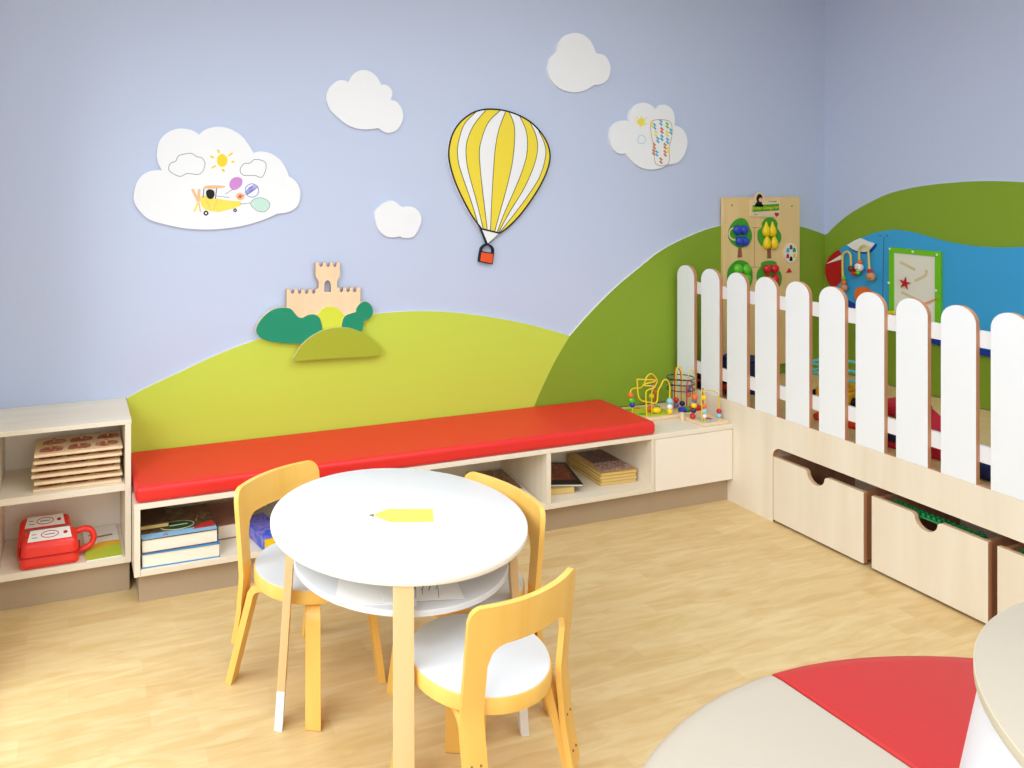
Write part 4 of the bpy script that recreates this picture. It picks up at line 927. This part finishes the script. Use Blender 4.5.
book('picture_book', 'thick picture book with dark cover and green oval title, on the left stack', 'book', .397, -.28, .285, .25, .1884, .051, .01, cov1, M['page'], 'books in the left bench compartment', art1)
book('thin_book', 'thin brown book lying on top of the left book stack, at its left rear', 'book', .31, -.25, .11, .16, .2412, .02, .02, flat('cover_brown', (88, 62, 44), .5), M['page_yellow'], 'books in the left bench compartment')
book('picture_book', 'reddish brown book lying behind the two thick books in the bench', 'book', .625, -.165, .13, .22, .1358, .058, .03, printed('cover_red', [(178, 96, 76), (150, 112, 92), (190, 112, 84)], 14), M['page'], 'books in the left bench compartment')
t = thing('game_box', 'blue and yellow game box in the bench seen through the left chair back', 'game box', (.752, -.356, .1358), .20, None)
MB().box(-.05, .05, -.07, .16, 0, .048).build('box', printed('box_blue', [(46, 78, 186), (58, 96, 206), (150, 128, 206), (52, 84, 190)], 26), t, bevel=.001)
MB().box(-.0495, .0505, -.0712, -.0701, 0, .047).build('end_label', M['fyellow'], t)
MB().prism(circle((0, .02), .009, 14), lambda a, b, d: (a, -.0712-d, b), 0, .0006).build('emblem', M['dred'], t)
mags = [flat('mag_white', (226, 216, 200), .4), flat('mag_black', (30, 26, 26), .35), flat('mag_ochre', (196, 158, 96), .4, .3, .08), flat('mag_tan', (206, 174, 116), .4, .3, .06)]
def band(t, w, d, h, items):
    for k, (x0, x1, y0, y1, m) in enumerate(items): MB().box(x0*w, x1*w, y0*d, y1*d, h, h+.0005+.0002*k).build('cover_print', m, t)
dark_pic = printed('picture_dark', [(58, 50, 62), (96, 70, 66), (70, 78, 96), (150, 84, 54), (52, 44, 52)], 30)
red_pic = printed('picture_red', [(150, 54, 44), (214, 190, 176), (120, 50, 48), (226, 214, 204), (160, 70, 50)], 55)
ora_pic = printed('picture_orange', [(204, 100, 48), (150, 66, 40), (84, 48, 38), (190, 96, 56)], 22)
brn_pic = printed('picture_brown', [(110, 72, 56), (170, 132, 104), (84, 58, 50), (196, 168, 140)], 38)
def mag_art(t, w, d, h): band(t, w, d, h, [(-.42, .42, -.30, .42, ora_pic)])
def mag_art2(t, w, d, h):
    band(t, w, d, h, [(-.46, .46, -.18, .47, brn_pic)])
    m = MB()
    for k in range(5): m.prism(circle((-.05+.025*k, -d/2+.05+.012*(k % 2)), .010, 10, .007), PF, h, h+.0006+.00005*k, k % 2)
    m.build('cover_print', [M['black'], M['soft_red']], t)
def mag_art3(t, w, d, h): band(t, w, d, h, [(-.30, .47, -.05, .48, dark_pic), (-.40, .47, -.42, -.06, red_pic)])
G3, G4 = 'magazines in the middle bench compartment', 'magazines in the right bench compartment'
book('magazine', 'lower tan magazine in the bench compartment behind the table', 'magazine', 1.885, -.21, .19, .37, .1358, .016, -.10, mags[3], M['page'], G3, None, False)
book('magazine', 'upper white magazine with dark picture in the bench compartment behind the table', 'magazine', 1.88, -.215, .19, .365, .1522, .013, -.13, mags[0], M['page'], G3, mag_art2, False)
book('magazine', 'bottom magazine with yellowed pages under the black one in the right compartment', 'magazine', 2.125, -.215, .17, .26, .1358, .028, -.10, mags[3], M['page_yellow'], G4, None, False)
book('magazine', 'black magazine with orange picture on the left pile of the right compartment', 'magazine', 2.170, -.200, .22, .28, .1642, .011, -.32, mags[1], M['page'], G4, mag_art, False)
for i in range(4):
    lab = ['bottom magazine of the right-hand pile beside the cabinet', 'second magazine from the bottom of the right-hand pile', 'third magazine from the bottom of the right-hand pile', 'colourful magazine on top of the right-hand pile in the bench'][i]
    book('magazine', lab, 'magazine', 2.462+.003*(i % 2), -.19, .20, .285, .1358+.0146*i, .0142, -.06+.012*(i % 2), mags[2] if i == 3 else mags[3], M['page_yellow'], G4, mag_art3 if i == 3 else None, False)

# ------------------------------------------------------------------ bead mazes on the corner cabinet
def XZ(pts, y, k=6): return smooth3([(a, (y if not isinstance(y, (list, tuple)) else y[i]), b) for i, (a, b) in enumerate(pts)], k)
ZT = .3815
def wire(t, o1, pts, m, r=.0034): MB().tube(pts, r, 8).build('wire', M[m], t, o1, smooth=60)
def bead(t, o1, p, r, m, sq=(1, 1, 1)): MB().sphere(p, r, 0, 12, sq).build('bead', M[m], t, o1, smooth=180)
o1 = (2.765, -.155, ZT)
t = thing('bead_maze', 'bead maze with thick yellow wire loops next to the red cushion', 'bead maze', o1)
MB().box(2.64, 2.89, -.255, -.055, ZT, .398).build('base', M['castle'], t, o1, bevel=.003)
gp = MB().prism(smooth([(2.66, -.10), (2.70, -.075), (2.78, -.08), (2.85, -.12), (2.87, -.19), (2.82, -.235), (2.72, -.235), (2.66, -.18)]), PF, .398, .3988, 0)
for c, r, k in (((2.69, -.11), .022, 1), ((2.75, -.10), .02, 2), ((2.71, -.19), .024, 1), ((2.78, -.205), .016, 3)): gp.prism(circle(c, r, 14, r*.6), PF, .3988, .3992+k*.0001, k)
gp.build('base_print', [flat('lawn_print', (196, 208, 60)), flat('lawn_green', (92, 172, 60)), flat('lawn_orange', (226, 120, 50)), flat('lawn_blue', (120, 170, 190))], t, o1)
wire(t, o1, XZ([(2.632, .405), (2.63, .470), (2.629, .520), (2.649, .536), (2.693, .536), (2.716, .560), (2.727, .586), (2.755, .6), (2.783, .577), (2.791, .553), (2.76, .51), (2.758, .446), (2.758, .40)], -.2)[6:], 'wire_yellow')
wire(t, o1, [(2.645, -.2, .398), (2.638, -.2, .44), (2.630, -.2, .50), (2.629, -.2, .520)], 'wire_yellow')
wire(t, o1, XZ([(2.640, .59), (2.646, .516), (2.662, .486), (2.70, .473), (2.752, .463), (2.764, .487), (2.768, .523), (2.786, .548), (2.795, .565), (2.812, .574), (2.830, .562), (2.839, .535), (2.839, .48), (2.839, .40)], -.235), 'wire_yellow')
wire(t, o1, XZ([(2.640, .59), (2.69, .584), (2.745, .578), (2.745, .570), (2.684, .562), (2.687, .555), (2.751, .544), (2.700, .529), (2.693, .505), (2.695, .46), (2.697, .40)], -.235), 'wire_yellow')
wire(t, o1, XZ([(2.852, .40), (2.852, .50), (2.853, .535), (2.866, .545), (2.879, .532), (2.874, .47), (2.872, .40)], -.09), 'wire_red', .003)
for p, r, m in (((2.629, -.2, .503), .0145, 'bead_orange'), ((2.634, -.2, .478), .0155, 'fgreen'), ((2.640, -.2, .455), .014, 'fblue'), ((2.839, -.235, .464), .0155, 'bead_lblue'), ((2.839, -.235, .436), .0145, 'bead_white'), ((2.839, -.235, .412), .0145, 'fyellow'),
                ((2.852, -.09, .500), .0125, 'bead_purple'), ((2.852, -.09, .476), .0135, 'leaf'), ((2.852, -.09, .450), .014, 'fyellow'), ((2.872, -.09, .47), .011, 'bead_orange')): bead(t, o1, p, r, m)
# little yellow caterpillar block on the base
MB().sphere((2.785, -.205, .4150), .0165, 0, 12, (1.6, 1, 1)).build('slider', M['fyellow'], t, o1, smooth=180)
MB().sphere((2.775, -.17, .4135), .0150, 0, 12, (1.5, 1, 1)).build('slider', M['bead_orange'], t, o1, smooth=180)
MB().sphere((2.81, -.18, .4135), .0150, 0, 12, (1.2, 1, 1)).build('slider', M['leaf'], t, o1, smooth=180)
o1 = (2.972, -.17, ZT)
t = thing('bead_maze', 'tall bead maze with dark blue rings and red arches behind the others', 'bead maze', o1)
MB().box(2.900, 3.048, -.247, -.09, ZT, .398).build('base', M['castle'], t, o1, bevel=.003)
for z in (.555, .528, .498): MB().tube([(2.968+.07*math.cos(2*PI*i/32), -.168+.062*math.sin(2*PI*i/32), z) for i in range(32)], .0028, 6, closed=True).build('ring', M['wire_navy'], t, o1, smooth=60)
wire(t, o1, XZ([(2.918, .398), (2.917, .50), (2.917, .595), (2.932, .62), (2.949, .606), (2.955, .57), (2.955, .48), (2.955, .398)], -.193), 'wire_yellow')
wire(t, o1, XZ([(2.932, .398), (2.934, .50), (2.937, .588), (2.950, .604), (2.966, .592), (2.975, .56), (2.977, .48), (2.977, .398)], -.163), 'wire_red', .003)
wire(t, o1, XZ([(2.985, .398), (2.985, .50), (2.985, .575), (2.997, .60), (3.014, .593), (3.027, .56), (3.028, .48), (3.028, .398)], -.203), 'wire_cream', .0028)
wire(t, o1, XZ([(2.952, .398), (2.952, .50), (2.955, .54), (2.968, .553), (2.983, .54), (2.99, .50), (2.99, .398)], -.228), 'wire_red', .003)
for p, r, m in (((2.917, -.193, .452), .0145, 'red'), ((2.917, -.193, .425), .014, 'bead_purple'), ((2.955, -.193, .43), .014, 'wire_navy'), ((2.985, -.203, .50), .013, 'bead_purple'), ((2.985, -.203, .475), .0135, 'bead_orange'), ((3.028, -.203, .43), .013, 'fyellow')): bead(t, o1, p, r, m)
for i, (m, L) in enumerate((('fblue', .03), ('leaf', .02), ('red', .04), ('red', .03))):
    x = 2.905+[0, .031, .053, .095][i]
    MB().tube([(x, -.233, .412), (x+L, -.233, .412)], .0135, 12).build('roller', M[m], t, o1, smooth=50)
o1 = (2.96, -.31, ZT)
t = thing('bead_maze', 'small bead maze with thin yellow wires at the front corner of the cabinet', 'bead maze', o1)
MB().box(2.885, 3.042, -.412, -.252, ZT, .395).build('base', M['castle'], t, o1, bevel=.003)
gp = MB().prism(smooth([(2.90, -.39), (2.95, -.40), (3.0, -.385), (2.99, -.33), (2.93, -.32)]), PF, .395, .3956, 0)
gp.prism(circle((2.975, -.35), .016, 14), PF, .3956, .3962, 1); gp.prism(circle((2.925, -.37), .014, 14), PF, .3956, .3963, 2)
gp.build('base_print', [flat('pond_print', (190, 196, 190)), flat('pond_red', (214, 80, 54)), flat('pond_lime', (214, 206, 70))], t, o1)
wire(t, o1, XZ([(2.925, .395), (2.924, .46), (2.922, .53), (2.915, .545), (2.907, .535), (2.909, .50), (2.91, .40)], -.375), 'wire_yellow', .003)
wire(t, o1, XZ([(2.925, .54), (2.955, .541), (2.99, .534), (3.018, .521), (3.028, .495), (3.03, .45), (3.03, .395)], -.36), 'wire_yellow', .003)
wire(t, o1, XZ([(2.90, .395), (2.898, .45), (2.893, .472), (2.91, .478), (2.94, .475)], -.33), 'wire_yellow', .003)
wire(t, o1, [(3.018, -.268, .395), (3.018, -.268, .52)], 'wire_navy', .003)
for p, r, m in (((2.907, -.33, .503), .0155, 'bead_orange'), ((2.906, -.33, .482), .012, 'bead_purple'), ((2.903, -.33, .462), .0145, 'fyellow'), ((2.90, -.33, .437), .0135, 'wire_navy'), ((2.895, -.33, .41), .014, 'red'), ((2.924, -.375, .47), .0125, 'bead_orange'), ((2.924, -.375, .445), .013, 'bead_lblue'),
                ((2.924, -.375, .42), .011, 'bead_white'), ((3.03, -.36, .43), .0125, 'red'), ((3.03, -.36, .408), .0125, 'bead_lblue'), ((2.922, -.375, .51), .012, 'fyellow')): bead(t, o1, p, r, m)
pz2 = MB().lathe([(0, 0), (.010, 0), (.010, .036), (.008, .038), (0, .038)], 12, (2.868, -.29, ZT))
tag(pz2.build('wooden_peg', M['castle'], None, (2.868, -.29, ZT), smooth=40), 'short wooden peg standing between the bead mazes', 'toy peg')

# ------------------------------------------------------------------ toys seen between the pickets
ZD = .467
t = thing('toy_crate', 'dark blue padded box standing on the platform below the fruit tree panel', 'toy box', (3.345, -.215, ZD), -1.05)
MB().box(-.10, .10, -.075, .075, 0, .165).build('box', M['dark_navy'], t, bevel=.012)
MB().box(-.10, .10, -.075, .075, .1655, .175).build('lid', M['dark_navy'], t, bevel=.004)
t = thing('toy_car', 'orange and black toy vehicle on the platform behind the first pickets', 'toy car', (3.178, -.20, ZD), -1.15)
MB().box(-.105, .105, -.036, .036, .02, .06).box(-.05, .08, -.032, .032, .06, .10).build('body', M['cushion_orange'], t, bevel=.008)
MB().box(-.112, .112, -.038, .038, .062, .078).build('trim', M['black'], t, bevel=.004)
for sx in (-.08, .08):
    for sy in (-1, 1): MB().lathe([(0, -.01), (.025, -.01), (.025, .01), (0, .01)], 16, P=lambda x, y, z, sx=sx, sy=sy: (sx+x, sy*.036+z, .025+y)).build('wheel', M['black'], t, smooth=40)
t = thing('toy_digger', 'yellow toy loader with turquoise rack between the middle pickets', 'toy car', (3.62, -.56, ZD), .2)
MB().box(-.11, .11, -.08, .08, .025, .08).box(-.09, .03, -.07, .07, .08, .12).build('body', M['toy_yellow'], t, bevel=.008)
for sx in (-.07, .07):
    for sy in (-1, 1): MB().lathe([(0, -.012), (.028, -.012), (.028, .012), (0, .012)], 16, P=lambda x, y, z, sx=sx, sy=sy: (sx+x, sy*.093+z, .028+y)).build('wheel', M['black'], t, smooth=40)
rk = MB()
for z in (.135, .182):
    for q in (-1, 1): rk.box(-.11, .11, q*.124-.006, q*.124+.006, z, z+.013); rk.box(q*.104-.006, q*.104+.006, -.118, .118, z, z+.013)
for sx in (-1, 1):
    for sy in (-1, 1): rk.box(sx*.104-.006, sx*.104+.006, sy*.124-.006, sy*.124+.006, 0, .195)
rk.build('rack', M['teal'], t, bevel=.003)
def pillow(label, loc, hx, hy, hz, r, m, group):
    o = MB().box(-hx, hx, -hy, hy, 0, 2*hz).build('floor_cushion', M[m], None, (0, 0, 0), smooth=60, bevel=min(hx, hy, hz)*.85, seg=4)
    o.location = loc; o.rotation_euler = (0, 0, r); return tag(o, label, 'cushion', group)
GC = 'soft cushions on the platform'
pillow('flat orange-red floor cushion on the platform between the middle pickets', (3.39, -.78, ZD), .13, .11, .016, .25, 'cushion_orange', GC)
pillow('red floor cushion at the bottom of the colourful pile behind the pickets', (3.30, -1.085, ZD), .10, .075, .014, .04, 'cushion_red', GC)
pillow('dark blue floor cushion in the middle of the colourful pile behind the pickets', (3.30, -1.085, ZD+.0285), .10, .075, .025, .0, 'dark_navy', GC)
pillow('yellow floor cushion on the colourful pile behind the pickets', (3.305, -1.08, ZD+.079), .095, .07, .024, .05, 'toy_yellow', GC)
pillow('red floor cushion topmost of the colourful pile behind the pickets', (3.305, -1.08, ZD+.1275), .095, .07, .026, .02, 'cushion_red', GC)
t = tag(MB().prism([(-.13, 0), (.10, 0), (-.13, .15)], lambda a, b, d: (d, -a, b), -.1, .1).build('soft_wedge', M['cushion_red'], None, (0, 0, 0), bevel=.01), 'red soft play wedge behind the picket gap right of the pile', 'cushion', GC)
t.location = (3.34, -1.24, ZD)
pillow('dark blue floor cushion behind the rightmost picket gap', (3.30, -1.43, ZD), .12, .11, .03, .1, 'dark_navy', GC)

for kind, grp in (('cloud_board', 'white clouds on the blue wall'), ('hill_board', 'painted hill boards on the walls'), ('bead_maze', 'bead mazes on the corner cabinet'), ('building_plate', 'green building plates in the drawers')):
    for o in C.objects:
        if o.parent is None and o.name.split('.')[0] == kind: o['group'] = grp

# ------------------------------------------------------------------ light and camera
def area(name, loc, rot, sx, sy, power, col):
    l = bpy.data.lights.new(name, 'AREA'); l.shape = 'RECTANGLE'; l.size = sx; l.size_y = sy; l.energy = power; l.color = col
    o = bpy.data.objects.new(name, l); C.objects.link(o); o.location = loc; o.rotation_euler = rot; return o
def aim(a, b): return (Vector(b)-Vector(a)).to_track_quat('-Z', 'Y').to_euler()
DAY = (.85, .93, 1)
pl = (-2.0, -2.9, 3.0); area('daylight_left', pl, aim(pl, (2.2, -2.0, 0)), 4.6, 2.2, 350, DAY)
pf = (1.2, -8.2, 3.2); area('daylight_front', pf, aim(pf, (1.6, -1.5, .2)), 3.4, 2.2, 170, DAY)
area('ceiling_fill', (1.6, -2.4, ZC-.03), (0, 0, 0), 2.6, 2.2, 80, (.92, .96, 1))  # added fill light without a fixture, brightens floor and bench from above
w = bpy.data.worlds.new('World'); bpy.context.scene.world = w; w.use_nodes = True
w.node_tree.nodes['Background'].inputs[0].default_value = (.9, .95, 1, 1); w.node_tree.nodes['Background'].inputs[1].default_value = 1.0
cam = bpy.data.cameras.new('Camera'); co = bpy.data.objects.new('Camera', cam); C.objects.link(co)
co.location = (0, -3.444, 1.6); co.rotation_euler = (PI/2, 0, -.3421)
cam.sensor_width = 36; cam.sensor_fit = 'HORIZONTAL'; cam.lens = 793.3/1024*36
cam.shift_x = (512-350.82)/1024; cam.shift_y = (174.34-384)/1024; cam.clip_start = .02
sc = bpy.context.scene; sc.camera = co
sc.view_settings.view_transform = 'Standard'; sc.view_settings.look = 'None'; sc.view_settings.exposure = -.38; sc.view_settings.gamma = 1; sc.view_settings.use_curve_mapping = False
sc.cycles.use_denoising = True; sc.cycles.max_bounces = 10; sc.cycles.diffuse_bounces = 6
